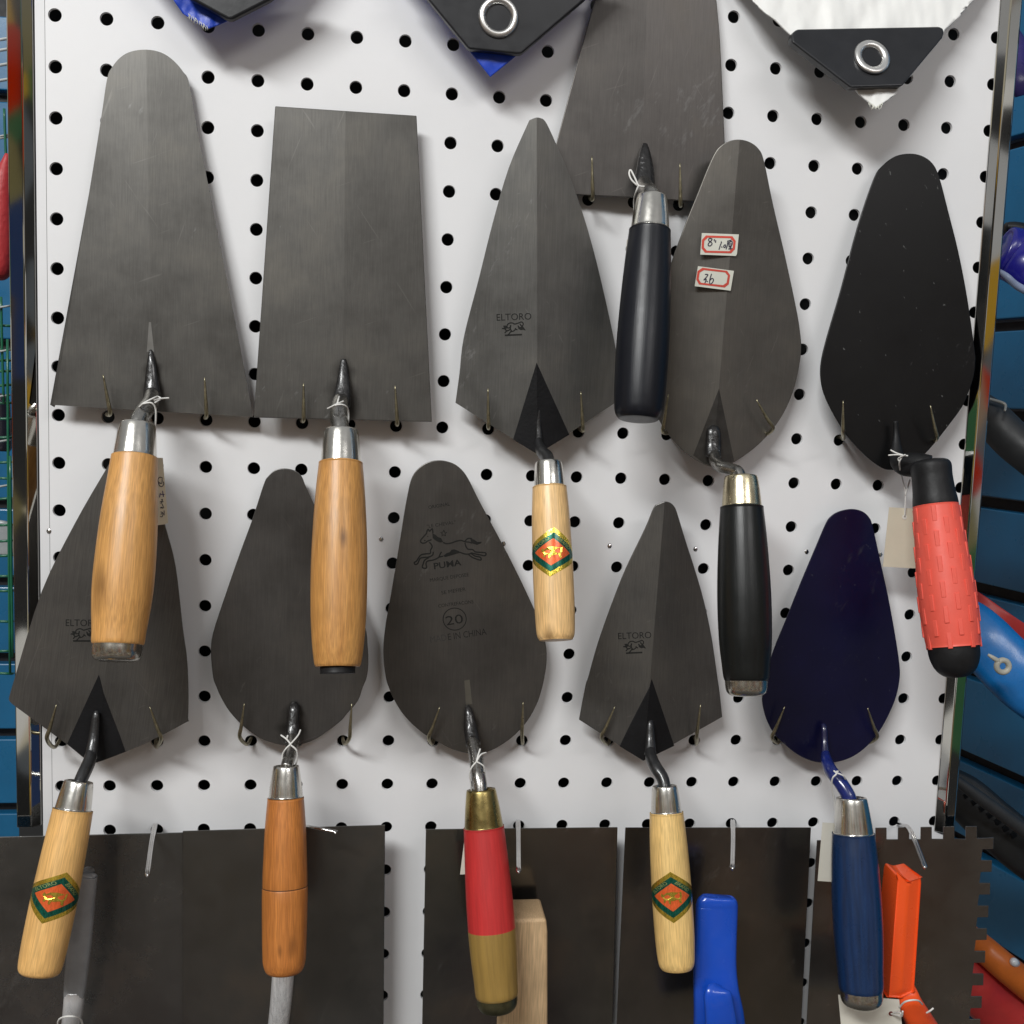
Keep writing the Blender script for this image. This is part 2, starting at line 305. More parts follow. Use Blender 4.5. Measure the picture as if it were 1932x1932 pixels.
# ------------------------------------------------------------------ the setting: pegboard, cavity behind it
PITCH = .03
def pegboard():
    wht = plain('white_powder_coat', (.80, .80, .81), .42, var=.04, scale=7, bump=.05, bscale=900, rvar=.08)
    mb = MB(); n = 24; r = .004; c0, c1, r0, r1_ = 0, 20, -2, 23; th = .0020; hp = PITCH / 2
    for c in range(c0, c1 + 1):
        for q in range(r0, r1_ + 1):
            cx, cz = c * PITCH, -q * PITCH; vs = []; fs = []
            for j in range(n):
                a = 2 * math.pi * (j + .5) / n; ca, sa = math.cos(a), math.sin(a); m_ = max(abs(ca), abs(sa))
                lo = -hp if c > 0 else -.0057
                ox = ca / m_ * hp
                if c == 0 and ox < -.0057: ox = -.0057
                vs += [B(cx + ox, cz + sa / m_ * hp, 0), B(cx + r * ca, cz + r * sa, 0), B(cx + (r - .0002) * ca, cz + (r - .0002) * sa, -th)]
            # square corners
            for j in range(n):
                a, b = 3 * j, 3 * ((j + 1) % n)
                fs += [(a, a + 1, b + 1, b), (a + 1, a + 2, b + 2, b + 1)]
            k = len(vs)
            for sx, sz in ((1, 1), (-1, 1), (-1, -1), (1, -1)):
                x = sx * hp
                if c == 0: x = max(x, -.0057)
                vs.append(B(cx + x, cz + sz * hp, 0))
            for qi in range(4):
                j = qi * n // 4 + n // 8 - 1
                fs.append((3 * j, 3 * ((j + 1) % n), k + qi))
            mb.add(vs, fs)
    root = mb.build('pegboard', wht); root['kind'] = 'structure'
    m2 = MB(); zt, zb = 2.5 * PITCH, -23.5 * PITCH      # folded left edge
    m2.add([B(-.0060, zt, -.0002), B(-.0060, zb, -.0002), B(-.0116, zb, .0002), B(-.0116, zt, .0002), B(-.0120, zt, -.012), B(-.0120, zb, -.012)], [(0, 3, 2, 1), (3, 4, 5, 2)])
    m2.build('folded_edge', wht, root)
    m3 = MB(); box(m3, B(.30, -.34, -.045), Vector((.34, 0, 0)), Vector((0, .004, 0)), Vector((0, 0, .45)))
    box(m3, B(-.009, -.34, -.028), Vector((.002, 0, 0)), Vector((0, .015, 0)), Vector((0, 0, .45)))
    m3.build('shade_backing', plain('cavity_darkness', (.02, .02, .02), .8), root)  # near-black panels stand in for the darkness behind the holes
    riv = MB()
    for i in range(5):
        riv.add([Vector((.0016 * math.cos(a * math.pi / 3 + i) * (1 - (i / 5) ** 2), -.0006 * i / 4, 0.0018 * math.sin(a * math.pi / 3 + i) * (1 - (i / 5) ** 2))) for a in range(6)], [])
    fs = []
    for i in range(4):
        for a in range(6): fs.append((i * 6 + a, i * 6 + (a + 1) % 6, i * 6 + 6 + (a + 1) % 6, i * 6 + 6 + a))
    fs.append([24 + a for a in range(6)]); riv.f = fs; riv.m = [0] * len(fs); riv.sm = [False] * len(fs)
    me = riv.mesh('rivet', [CHROMEW])
    for x, y in ((92, 1002), (719, 1017), (950, 1026), (1150, 1030), (1312, 1036), (1522, 1041), (1661, 1046)):
        p = P(x, y, .0002); o = link('rivet', me, None, Matrix.Translation(p)); adopt(o, root)
    return root
pegboard()

# polished tube frame either side of the board
CHROME = plain('mirror_stainless', (.62, .61, .58), .03, metal=1, var=.04, scale=30, rvar=.02)
def frame_post(xin, xmid, xout, zb, label):
    """bent sheet trim: sloping inner face, flat front, return to the wall"""
    pr = [(xin, -.004), (xin, .0006), (xmid, .0045), (xout, .0045), (xout, -.02)]; sg = 1 if xout > xin else -1
    pr += [(xin + sg * .001, -.02)]; k = len(pr); mb = MB()
    vs = [B(x, .3, n) for x, n in pr] + [B(x, zb, n) for x, n in pr]
    mb.add(vs, [list(range(k)), list(range(2 * k - 1, k - 1, -1))] + [[i, i + k, (i + 1) % k + k, (i + 1) % k] for i in range(k)])
    bm = bmesh.new(); o = mb.build('frame_post', CHROME); bm.from_mesh(o.data); bmesh.ops.recalc_face_normals(bm, faces=bm.faces[:]); bm.to_mesh(o.data); bm.free()
    bevel(o, .0007, 3, 20); tag(o, label, 'post', 'polished frame posts'); return o
frame_post(P(65.5, 310, 0).x, P(44, 310, .0045).x, P(15.0, 310, .0045).x, P(40, 1562, .0045).z, 'mirror-polished steel frame post along the left edge of the pegboard')
frame_post(P(1861, 319, 0).x, P(1882, 319, .0045).x, P(1902.5, 319, .0045).x, P(1800, 1572, .0045).z, 'mirror-polished steel frame post along the right edge of the pegboard')

# blue slatted shop walls behind
SLAT = plain('blue_slat_laminate', (.012, .135, .29), .30, var=.12, scale=14, coat=.1, bump=.05)
GROOVE = plain('dark_groove', (.012, .012, .014), .6)
LIP = plain('grey_groove_lip', (.07, .10, .13), .35)
def slatwall(origin, dirv, length, zs, name):
    """vertical wall through origin, horizontal direction dirv; zs = groove heights"""
    nrm = Vector((dirv.y, -dirv.x, 0)); nrm.normalize()
    if nrm.dot(CAM - origin) < 0: nrm = -nrm
    mb = MB(); zlo, zhi = min(zs) - .1, max(zs) + .1
    box(mb, Vector((origin.x, origin.y, 0)) + Vector((0, 0, (zlo + zhi) / 2)) - nrm * .022, dirv * length, nrm * .005, Vector((0, 0, (zhi - zlo) / 2)))
    root = mb.build(name, GROOVE); root['kind'] = 'structure'
    for i in range(len(zs) - 1):
        a, b_ = zs[i] - .007, zs[i + 1] + .007
        m = MB(); box(m, Vector((origin.x, origin.y, (a + b_) / 2)) - nrm * .008, dirv * length, nrm * .008, Vector((0, 0, (a - b_) / 2)))
        o = m.build('slat', SLAT, root); bevel(o, .0015, 2)
        m = MB(); box(m, Vector((origin.x, origin.y, b_ - .0045 + .0035)) - nrm * .017, dirv * length, nrm * .001, Vector((0, 0, .0015))); m.build('lip', LIP, root)
    return root
o1 = P(12, 1385, -.72)
slatwall(o1, Vector((1, 0, 0)), .32, [o1.z + .1 * i for i in range(9, -5, -1)], 'slatwall_left')
dR = (B(.22, 0, 1)).normalized()
o2 = CAM + ray(1840, 1109) * 1.25
slatwall(o2, dR, .75, [o2.z + .1 * i for i in range(9, -7, -1)], 'slatwall_right')

# ------------------------------------------------------------------ trowels
class Blade:
    def __init__(s, tip, heel, left, right, h0, h1, ridge=.0, th=.0013):
        s.tip, s.heel = tip, heel
        a, b = P(*tip, h0 + ridge), P(*heel, h1 + ridge); s.a, s.b = a, b
        ax = (b - a).normalized(); n = Vector((1, 0, 0)).cross(ax); n.normalize()
        if n.y > 0: n = -n
        s.n = n; s.ax = ax; s.lat = ax.cross(n); s.lat.normalize()
        if s.lat.x < 0: s.lat = -s.lat
        wid = max(abs((onplane(x, y, a, n) - a).dot(s.lat)) for x, y in left + right)
        k = ridge / wid; s.ra = a; s.ridge = ridge
        s.nr = (n + s.lat * k).normalized(); s.nl = (n - s.lat * k).normalized(); s.left, s.right, s.th = left, right, th; s.rounded()
    def rounded(s):
        """smooth the outline between its sharp corners"""
        path = [s.heel] + s.right[::-1] + [s.tip] + s.left + [s.heel]; k = len(path); ti = len(s.right) + 1; cut = [0]
        for i in range(1, k - 1):
            a, b, c = path[i - 1], path[i], path[i + 1]; t = math.atan2(c[1] - b[1], c[0] - b[0]) - math.atan2(b[1] - a[1], b[0] - a[0]); t = abs((t + math.pi) % (2 * math.pi) - math.pi)
            if t > math.radians(33): cut.append(i)
        cut.append(k - 1); out = []; tp = 0
        for a, b in zip(cut, cut[1:]):
            seg = path[a:b + 1]; n = 4 if len(seg) > 2 else 1
            r = catmull(seg, n)
            if a <= ti < b: tp = len(out) + (ti - a) * n
            out += r[:-1]
        s.right = out[1:tp][::-1]; s.left = out[tp + 1:]
    def surf(s, x, y, lift=0):
        q = onplane(x, y, s.ra, s.n); n = s.nr if (q - s.a).dot(s.lat) > 0 else s.nl
        return onplane(x, y, s.ra, n) + n * lift
    def build(s, mat, parent):
        mb = MB(); T = s.ra; H = s.b
        u = (H - s.ra).dot(s.lat); 
        Lp = [onplane(x, y, s.ra, s.nl) for x, y in s.left]; Rp = [onplane(x, y, s.ra, s.nr) for x, y in s.right]
        k, l = len(Lp), len(Rp); front = [T] + Lp + [H] + Rp[::-1]; m = len(front)
        back = [p - s.n * s.th for p in front]
        hI = k + 1
        fs = [list(range(0, k + 2)), [0] + list(range(hI, m))]
        fs += [[m + i for i in f[::-1]] for f in fs] + [[i, i + m, (i + 1) % m + m, (i + 1) % m] for i in range(m)]
        mb.add(front + back, fs)
        o = mb.build('blade', mat, parent); bevel(o, .00045, 2, 40); return o

def decal(mb, pts, surf, lift, mat=0):
    mb.add([surf(x, y, lift) for x, y in pts], [list(range(len(pts)))], mat)
def stroke(mb, pts, w, surf, lift, mat=0, smooth=4):
    pts = catmull(pts, smooth); k = len(pts); vs = []
    for i in range(k):
        a = pts[max(i - 1, 0)]; b = pts[min(i + 1, k - 1)]; dx, dy = b[0] - a[0], b[1] - a[1]; d = math.hypot(dx, dy) or 1
        nx, ny = -dy / d * w / 2, dx / d * w / 2
        vs += [surf(pts[i][0] + nx, pts[i][1] + ny, lift), surf(pts[i][0] - nx, pts[i][1] - ny, lift)]
    mb.add(vs, [(2 * i, 2 * i + 1, 2 * i + 3, 2 * i + 2) for i in range(k - 1)], mat)
TXT = {}
def textmesh(s, bold=0):
    if (s, bold) in TXT: return TXT[(s, bold)]
    c = bpy.data.curves.new('lettering', 'FONT'); c.body = s; c.resolution_u = 3; c.offset = bold
    o = bpy.data.objects.new('lettering', c); COL.objects.link(o)
    dg = bpy.context.evaluated_depsgraph_get(); dg.update()
    me = bpy.data.meshes.new_from_object(o.evaluated_get(dg))
    vs = [(v.co.x, v.co.y) for v in me.vertices]; fs = [list(p.vertices) for p in me.polygons]
    bpy.data.objects.remove(o); bpy.data.curves.remove(c); bpy.data.meshes.remove(me)
    x0, x1 = min(v[0] for v in vs), max(v[0] for v in vs); y1 = max(v[1] for v in vs); y0 = min(0, 0)
    TXT[(s, bold)] = ([((x - x0) / (x1 - x0), y / y1) for x, y in vs], fs); return TXT[(s, bold)]
def lettering(mb, s, a, b, h, surf, lift, mat=0, bold=0):
    vs, fs = textmesh(s, bold); dx, dy = b[0] - a[0], b[1] - a[1]; d = math.hypot(dx, dy); ux, uy = dy / d * h, -dx / d * h
    mb.add([surf(a[0] + dx * u + ux * v, a[1] + dy * u + uy * v, lift) for u, v in vs], fs, mat)

BULL = dict(lines=[[(550, 600), (580, 550), (640, 520), (710, 520), (770, 550), (850, 530), (910, 510), (960, 490), (1010, 520), (1010, 580), (960, 600), (920, 540)],
    [(550, 600), (570, 660), (640, 650), (660, 580)], [(650, 590), (650, 690), (680, 740)], [(600, 730), (530, 760), (490, 810)], [(690, 730), (640, 790), (600, 840), (570, 860)],
    [(650, 770), (740, 750), (800, 700), (850, 720)], [(790, 660), (800, 710)], [(560, 740), (620, 720), (650, 690)]],
    fills=[[(440, 600), (500, 590), (540, 600), (560, 650), (525, 700), (560, 740), (520, 750), (480, 700), (405, 690), (410, 665), (470, 650)],
    [(850, 590), (880, 590), (920, 640), (1000, 600), (1040, 660), (1085, 720), (1080, 735), (1010, 710), (950, 725), (880, 690)]])
def eltoro(blade, parent, org, ang, sc):
    """stamp with word, charging bull and ground line; org = left end of baseline"""
    mb = MB(); ca, sa = math.cos(ang), math.sin(ang)
    def T(x, y):
        u, v = (x - 260) * .06614 * sc, (y - 455) * .06614 * sc; return (org[0] + u * ca - v * sa, org[1] + u * sa + v * ca)
    lettering(mb, 'ELTORO', T(260, 455), T(1250, 420), 12.6 * sc, blade.surf, .00012)
    for l in BULL['lines']: stroke(mb, [T(*p) for p in l], 2.2 * sc, blade.surf, .00012, 0, 3)
    for f in BULL['fills']: decal(mb, [T(*p) for p in f], blade.surf, .00013)
    stroke(mb, [T(490, 872), T(980, 850)], 3.0 * sc, blade.surf, .00012)
    mb.build('stamped_print', INK, parent)

class Grip:
    """turned handle between two surveyed ends"""
    def __init__(s, A, B_, ha, hb):
        s.A, s.B = P(*A, ha), P(*B_, hb); s.pa, s.pb = A, B_
        s.len = (s.B - s.A).length; z = (s.B - s.A).normalized(); x = CAM - (s.A + s.B) / 2; x -= z * x.dot(z); x.normalize(); y = z.cross(x)
        s.M = Matrix(((x.x, y.x, z.x, s.A.x), (x.y, y.y, z.y, s.A.y), (x.z, y.z, z.z, s.A.z), (0, 0, 0, 1)))
        s.za, s.zb = depth(s.A), depth(s.B); s.L2 = math.hypot(B_[0] - A[0], B_[1] - A[1])
    def t(s, yd):
        """distance along the axis for survey height yd"""
        u = (yd - s.pa[1]) / (s.pb[1] - s.pa[1]); return s.len * u * s.za / (u * s.za + (1 - u) * s.zb)
    def prof(s, lst):
        out = []
        for yd, w in lst:
            t = s.t(yd); p = s.A + (s.B - s.A) * (t / s.len); out.append((t, rad(p, w)))
        return out
    def lathe(s, name, lst, mat, parent, smooth=5, segs=56, closed0=True, closed1=True, extra=None, shift=0):
        pr = s.prof(lst) if extra is None else lst
        pr2 = catmull(pr, smooth) if smooth > 1 else pr
        mb = MB(); vs = []; fs = []; k = len(pr2)
        for t, r in pr2:
            for j in range(segs):
                a = 2 * math.pi * j / segs; vs.append((max(r, 1e-5) * math.cos(a), max(r, 1e-5) * math.sin(a), t))
        for i in range(k - 1):
            for j in range(segs): fs.append((i * segs + j, i * segs + (j + 1) % segs, (i + 1) * segs + (j + 1) % segs, (i + 1) * segs + j))
        mb.add(vs, fs, 0, True)
        caps = []
        if closed0: caps.append(list(range(segs))[::-1])
        if closed1: caps.append([(k - 1) * segs + j for j in range(segs)])
        mb.add([], [], 0)
        for c in caps: mb.f.append(c); mb.m.append(0); mb.sm.append(False)
        me = mb.mesh(name, [mat]); o = link(name, me, None, s.M.copy()); adopt(o, parent); s.last = pr2
        return o
    def radius(s, t):
        pr = s.last
        for (a, ra), (b, rb) in zip(pr, pr[1:]):
            if a <= t <= b: return ra + (rb - ra) * (t - a) / max(b - a, 1e-9)
        return pr[-1][1]
    def on(s, ang, t, lift):
        r = s.radius(t) + lift; return s.M @ Vector((r * math.cos(ang), r * math.sin(ang), t))

FOILG = plain('gold_foil', (.80, .60, .08), .22, metal=.9, var=.25, scale=220, stretch=(6, 6, .4), rvar=.1, coat=.4, bump=.25, bscale=300)
FOILT = plain('green_foil', (.0, .10, .065), .28, metal=.55, var=.5, scale=220, stretch=(6, 6, .4), coat=.5)
FOILO = plain('orange_foil', (.80, .13, .03), .32, metal=.35, var=.25, scale=220, stretch=(6, 6, .4), coat=.5)
FOILI = plain('olive_foil_lettering', (.32, .36, .12), .4, metal=.4, var=.3)
def foil_sticker(gp, handle, yd, wang, hd, roll=0):
    """diamond foil label bent round the handle at survey height yd; wang = half angle, hd = half height (survey)"""
    mb = MB(); t0 = gp.t(yd); hh = gp.t(yd + hd) - t0
    def pt(u, v, lift):          # u,v in [-1,1]: u to the right as seen, v upwards
        ca, sa = math.cos(roll), math.sin(roll); u2 = u * ca - v * sa; v2 = u * sa + v * ca
        return gp.on(-u2 * wang, t0 - v2 * hh, lift)
    def diamond(su, sv, lift, mat, n=26, dv=0):
        vs = []; fs = []
        for i in range(n + 1):
            v = -1 + 2 * i / n; w = 1 - abs(v)
            w = max(w, .002)
            for j in range(n + 1): vs.append(pt(su * w * (-1 + 2 * j / n), sv * v + dv, lift))
        for i in range(n):
            for j in range(n): a = i * (n + 1) + j; fs.append((a, a + 1, a + n + 2, a + n + 1))
        mb.add(vs, fs, mat, True)
    diamond(1, 1, .00012, 0); diamond(.79, .80, .00020, 1); diamond(.51, .55, .00028, 2)
    sg = 1
    def fl(x, y, lift): return pt((x - 745) / 1060., -(y - 640) / 560., lift)
    for f in ([(520, 600), (600, 540), (760, 520), (930, 540), (1000, 520), (1010, 640), (960, 700), (900, 690), (760, 720), (640, 700), (560, 700), (480, 640)],
              [(520, 690), (600, 690), (560, 760), (520, 750)], [(640, 690), (720, 700), (700, 790), (660, 780)], [(900, 680), (980, 680), (1000, 780), (940, 760)], [(470, 560), (540, 600), (500, 650), (440, 620)]):
        c = (sum(p[0] for p in f) / len(f), sum(p[1] for p in f) / len(f))
        k = len(f); mb.add([fl(*c, .0005)] + [fl(x, y, .0005) for x, y in f], [(0, i + 1, (i + 1) % k + 1) for i in range(k)], 0)
    def es(x, y, lift): return pt(x, y, lift)
    lettering(mb, 'ELTORO', (-.50, -.09), (-.08, -.54), .115, lambda x, y, l: pt(x, -y, l), .0003, 3)
    lettering(mb, 'BRAND', (.08, -.54), (.44, -.15), .115, lambda x, y, l: pt(x, -y, l), .0003, 3)
    mb.build('foil_sticker', [FOILG, FOILT, FOILO, FOILI], handle)

def trowel(label, blade, mat, group='hanging trowels'):
    T = thing('trowel', label, 'trowel', blade.b, group)
    return T, blade.build(mat, T)
def ferrule(gp, y0, w0, y1, w1, mat, parent, lip=True):
    r = gp.prof([(y0, w0), (y1, w1)]); (t0, a), (t1, b) = r
    pr = [(t0 + .0035, a * .70), (t0 + .0008, a * .72), (t0, a * .80), (t0 + .0001, a * .92), (t0 + .0012, a), (t0 + (t1 - t0) * .5, (a + b) / 2 + .0001), (t1 - .0012, b * .985), (t1 - .0006, b * 1.0), (t1, b * .985), (t1 + .0003, b * .9)]
    o = gp.lathe('ferrule', pr, mat, parent, smooth=3, closed0=False, closed1=False, extra=True); return o
def tang(parts, parent):
    for name, pts, mat, flat in parts:
        mb = MB(); tube_px(mb, pts, 6, 16, 0, ref=Vector((0, -1, 0)), flat=flat); mb.build(name, mat, parent)

SR = (.112, .108, .101)
# --- upper row
def T1():
    b = Blade((276, 93.6), (287, 775.5), [(248, 97), (228, 107.5), (212, 126), (202, 149), (190, 228), (168, 364), (122, 639), (102.5, 758), (103.5, 764), (108, 764.6)],
              [(304, 99), (327, 114), (346, 136), (357, 159), (378, 275), (450, 639), (477, 787)], .007, .014, .0022)
    T, bl = trowel('long grey trowel with round top and straight base, brown wood handle capped in steel', b,
                   steel('steel_round_top', SR, stains=[(b.surf(286, 700), .006), (b.surf(287, 740), .007)]))
    m = MB(); decal(m, [(281, 608), (285, 608), (291, 664), (277, 664)], lambda x, y, l: b.surf(x, y, l), .00015)
    m.build('grind_mark', plain('ground_steel', (.17, .165, .155), .4, metal=.5), T)
    tang([('weld', [(284, 660, .016, 5), (285, 680, .018, 14), (286, 720, .020, 26), (287, 752, .023, 34)], WELD, .6),
          ('tang', [(287, 742, .022, 26), (284, 760, .032, 31), (272, 776, .043, 32), (262, 792, .049, 32), (259, 812, .053, 30)], RODS, 1)], T)
    gp = Grip((259.6, 799.6), (219.5, 1248), .050, .092)
    ferrule(gp, 799.6, 66, 864, 80, FERR, T)
    h = gp.lathe('handle', [(863, 60), (863.5, 82), (865, 84.5), (900, 90), (980, 104), (1070, 111), (1130, 109), (1190, 98), (1216, 92), (1217, 60)],
                 wood('honey_wood', (.69, .365, .115), (.52, .23, .058), knots=[(.010, .011, .098, .007)]), T, 4)
    gp.lathe('end_cap', [(1213, 60), (1213.5, 90), (1215, 92), (1232, 91), (1241, 86), (1246, 76), (1248.5, 55), (1248.6, 2)], NICK, T, 3)
T1()
def T2():
    b = Blade((652, 209), (646, 791.8), [(519, 200), (478.5, 787.7)], [(786, 218), (815, 796)], .012, .018, .0016)
    T, bl = trowel('rectangular flat-topped grey trowel with brown wood handle and black end plug', b,
                   steel('steel_square', SR, scuff=.8, stains=[(b.surf(648, 700), .0075), (b.surf(645, 745), .010), (b.surf(652, 770), .009)]))
    tang([('weld', [(648, 678, .019, 10), (648, 700, .021, 18), (647, 735, .024, 30), (643, 765, .028, 36)], WELD, .6),
          ('tang', [(643, 755, .026, 30), (640, 772, .037, 33), (640, 792, .044, 34), (644, 815, .050, 32)], RODS, 1)], T)
    gp = Grip((644, 811), (637, 1271), .048, .090)
    ferrule(gp, 811, 64, 876, 77, FERR, T)
    gp.lathe('handle', [(876, 60), (876.5, 81), (878, 83), (940, 94), (1020, 103), (1090, 106), (1160, 104), (1220, 96), (1250, 88), (1256, 84), (1258, 78), (1258.5, 40)],
             wood('amber_wood', (.64, .325, .095), (.42, .18, .044), knots=[(.016, -.002, .068, .0032), (.017, -.008, .086, .0022)], streak=.75), T, 4)
    gp.lathe('end_plug', [(1256, 60), (1257, 66), (1269, 65), (1271, 62), (1271.3, 2)], BLKRUB, T, 2)
T2()
def T3():
    b = Blade((1012.6, 221.6), (1014, 857.5), [(999.4, 226.5), (994.4, 236.5), (959.7, 317.5), (929.9, 420), (903.5, 525.8), (875.4, 635), (867, 705), (859.5, 760)],
              [(1024.2, 224.2), (1032.4, 234.8), (1050.6, 274.5), (1072, 324), (1101.9, 410), (1128.4, 506), (1158, 638), (1167, 700), (1168, 755)], .019, .015, .0105)
    T, bl = trowel('pointed grey brick trowel with stamped bull, black heel triangle and pale handle, upper row', b, steel('steel_brick', (.138, .136, .130), scuff=.6, grain=.11))
    m = MB(); ap, hl = (1012.5, 684), (1014, 856.5)
    decal(m, [ap, (968, 829.5), hl], lambda x, y, l: b.surf(x - .02, y, l), .00015); decal(m, [ap, hl, (1074, 820)], lambda x, y, l: b.surf(x + .02, y, l), .00015)
    m.build('painted_heel', PATCH, T)
    eltoro(b, bl, (937.2, 605.1), 0, 1)
    tang([('weld', [(1015, 759, .023, 5), (1016, 768, .0245, 9), (1016, 800, .025, 11), (1017, 838, .027, 15)], RODB, .8),
          ('tang', [(1016, 828, .026, 12), (1018, 842, .032, 19), (1024, 854, .040, 24), (1032, 862, .046, 25), (1036, 876, .052, 24)], RODB, 1)], T)
    gp = Grip((1034.8, 871), (1049, 1208.4), .050, .083)
    ferrule(gp, 871, 51, 921, 58.5, FERR, T)
    h = gp.lathe('handle', [(921, 45), (921.5, 63), (923, 65), (980, 72), (1060, 76), (1130, 76.5), (1180, 74), (1198, 71), (1206, 64), (1208.3, 56), (1208.6, 2)],
                 wood('pale_wood', (.86, .56, .25), (.72, .40, .15), knots=[(.011, .004, .108, .004)], streak=.4, coat=.25), T, 4)
    foil_sticker(gp, h, 1047, 1.95, 46, roll=-.08)
T3()
def T4():
    b = Blade((1228, -190), (1207, 373), [(1190, -175), (1165, -140), (1121.7, 0), (1052, 261), (1024, 364)], [(1270, -180), (1312, -140), (1352, 0), (1367.5, 264.6), (1374, 384)], .006, .010, .004)
    T, bl = trowel('large grey trowel reaching above the picture, with black handle and steel ferrule', b,
                   steel('steel_large', (.100, .093, .088), scuff=.22, stains=[(b.surf(1216, 315), .008), (b.surf(1214, 350), .010)]))
    tang([('weld', [(1217, 272, .014, 10), (1217, 290, .018, 22), (1217, 325, .022, 36), (1215, 352, .026, 42)], WELD, .6),
          ('tang', [(1214, 345, .024, 30), (1219, 358, .034, 34), (1226, 366, .043, 37), (1230, 380, .048, 36)], RODS, 1)], T)
    gp = Grip((1230, 371), (1204, 791.7), .046, .076)
    ferrule(gp, 371, 58, 435, 74, FERR, T)
    gp.lathe('handle', [(437, 55), (437.5, 77), (440, 79), (500, 88), (580, 96), (660, 100), (730, 98), (765, 94), (780, 89), (789, 78), (791.7, 64), (792, 2)],
             painted('black_paint', (.007, .008, .012), (.05, .05, .055), .30, .04, .3, spec=.32), T, 4)
T4()
def T5():
    b = Blade((1395.6, 263), (1344, 881), [(1375.8, 266), (1359.2, 276), (1347.7, 291), (1332.8, 324), (1313, 373.7), (1293, 423), (1262, 510), (1240, 590), (1231, 660), (1229, 715), (1234, 760), (1244, 793), (1262, 820), (1293, 854), (1328, 876)],
              [(1415.5, 268), (1432, 281), (1442, 304), (1458.5, 383.6), (1483, 489), (1504.7, 592), (1511.4, 639), (1512, 655), (1509.7, 682), (1498, 735), (1478, 781), (1452, 817.5), (1422, 847), (1385.7, 872), (1364, 881)], .020, .016, .0095)
    T, bl = trowel('grey leaf-shaped trowel bearing two red-framed price stickers, black handle with brass-toned ferrule', b, steel('steel_leaf', (.138, .131, .121), grain=.07, scuff=.25))
    m = MB(); ap, hl = (1356.4, 733), (1344.1, 880)
    decal(m, [ap, (1308, 859), (1328, 874), hl], lambda x, y, l: b.surf(x - .02, y, l), .00015); decal(m, [ap, hl, (1364, 880), (1385, 870)], lambda x, y, l: b.surf(x + .02, y, l), .00015)
    m.build('dark_heel', plain('dark_heel_lacquer', (.022, .020, .018), .4, coat=.3, var=.4, scale=150, bump=.3), T)
    Z = lambda p: (1297 + .06614 * p[0], 428.06 + .06614 * p[1])
    card = plain('sticker_paper', (.66, .66, .58), .6, var=.05); red = plain('sticker_red', (.62, .07, .045), .55, var=.15)
    for quad, ring, strokes in (
        ([(410, 175), (1465, 215), (1412, 770), (1380, 830), (365, 790)], [(525, 245), (1280, 268), (1375, 400), (1350, 640), (1240, 755), (495, 735), (400, 610), (412, 370)],
         [[(690, 340), (620, 330), (600, 390), (660, 430), (700, 480), (650, 540), (590, 530), (600, 470), (670, 400), (700, 350), (690, 340)], [(765, 350), (760, 410)], [(805, 380), (795, 450)], [(950, 420), (965, 440), (930, 540), (895, 650)], [(965, 560), (990, 590)],
          [(1060, 510), (1030, 550), (1045, 590), (1080, 570), (1085, 520), (1060, 510)], [(1130, 410), (1255, 375)], [(1150, 410), (1130, 540), (1095, 640)], [(1180, 440), (1270, 420), (1260, 520), (1180, 540), (1180, 440)], [(1190, 490), (1255, 480)], [(1170, 570), (1250, 560), (1200, 610)], [(1160, 630), (1280, 620)], [(1215, 600), (1220, 650)]]),
        ([(300, 1120), (1325, 1255), (1230, 1820), (205, 1690)], [(425, 1165), (1130, 1255), (1215, 1380), (1175, 1640), (1060, 1730), (325, 1640), (250, 1500), (285, 1260)],
         [[(495, 1355), (580, 1360), (540, 1430), (460, 1520), (530, 1480), (520, 1540), (490, 1610)], [(545, 1540), (575, 1570)], [(685, 1340), (640, 1480), (630, 1600), (670, 1630), (730, 1550), (735, 1490), (690, 1470), (645, 1520)]])):
        m = MB(); q = [Z(p) for p in quad]
        # flat paper spans the crease: one plane through its corners
        c3 = [b.surf(x, y) for x, y in q]; n0 = b.n; ctr = max(c3, key=lambda v: (v - b.a).dot(n0)) + n0 * .0016
        sf = lambda x, y, l: onplane(x, y, ctr, n0) + n0 * l
        prism(m, [sf(x, y, .0001) for x, y in q], -n0 * .0002, 0)
        cx, cy = sum(p[0] for p in ring) / 8, sum(p[1] for p in ring) / 8; inn = [(cx + (x - cx) * .86, cy + (y - cy) * .76) for x, y in ring]
        for i in range(8): decal(m, [Z(ring[i]), Z(ring[(i + 1) % 8]), Z(inn[(i + 1) % 8]), Z(inn[i])], sf, .00025, 1)
        for s_ in strokes: stroke(m, [Z(p) for p in s_], 1.9, sf, .0003, 2, 3)
        m.build('price_sticker', [card, red, PEN], T)
    tang([('weld', [(1344, 801, .024, 8), (1346, 812, .026, 26), (1346, 840, .028, 30), (1346, 862, .031, 30)], WELD, .55),
          ('tang', [(1347, 852, .028, 20), (1349, 868, .036, 23), (1360, 880, .046, 24), (1382, 886, .054, 23), (1394, 892, .058, 23), (1398, 910, .062, 22)], RODS, 1)], T)
    gp = Grip((1398, 898.5), (1409, 1314), .060, .094)
    ferrule(gp, 898.5, 62, 958, 75, BRASSF, T)
    gp.lathe('handle', [(959, 55), (959.5, 79), (962, 81), (1030, 92), (1120, 100), (1200, 99), (1250, 91), (1284, 81), (1285, 50)], painted('black_gloss', (.006, .007, .007), (.04, .04, .04), .27, .06, .35, spec=.36), T, 4)
    gp.lathe('end_cap', [(1281, 50), (1281.5, 79), (1284, 80), (1299, 78), (1307, 72), (1312, 60), (1314, 40), (1314.2, 2)], NICK, T, 3)
T5()
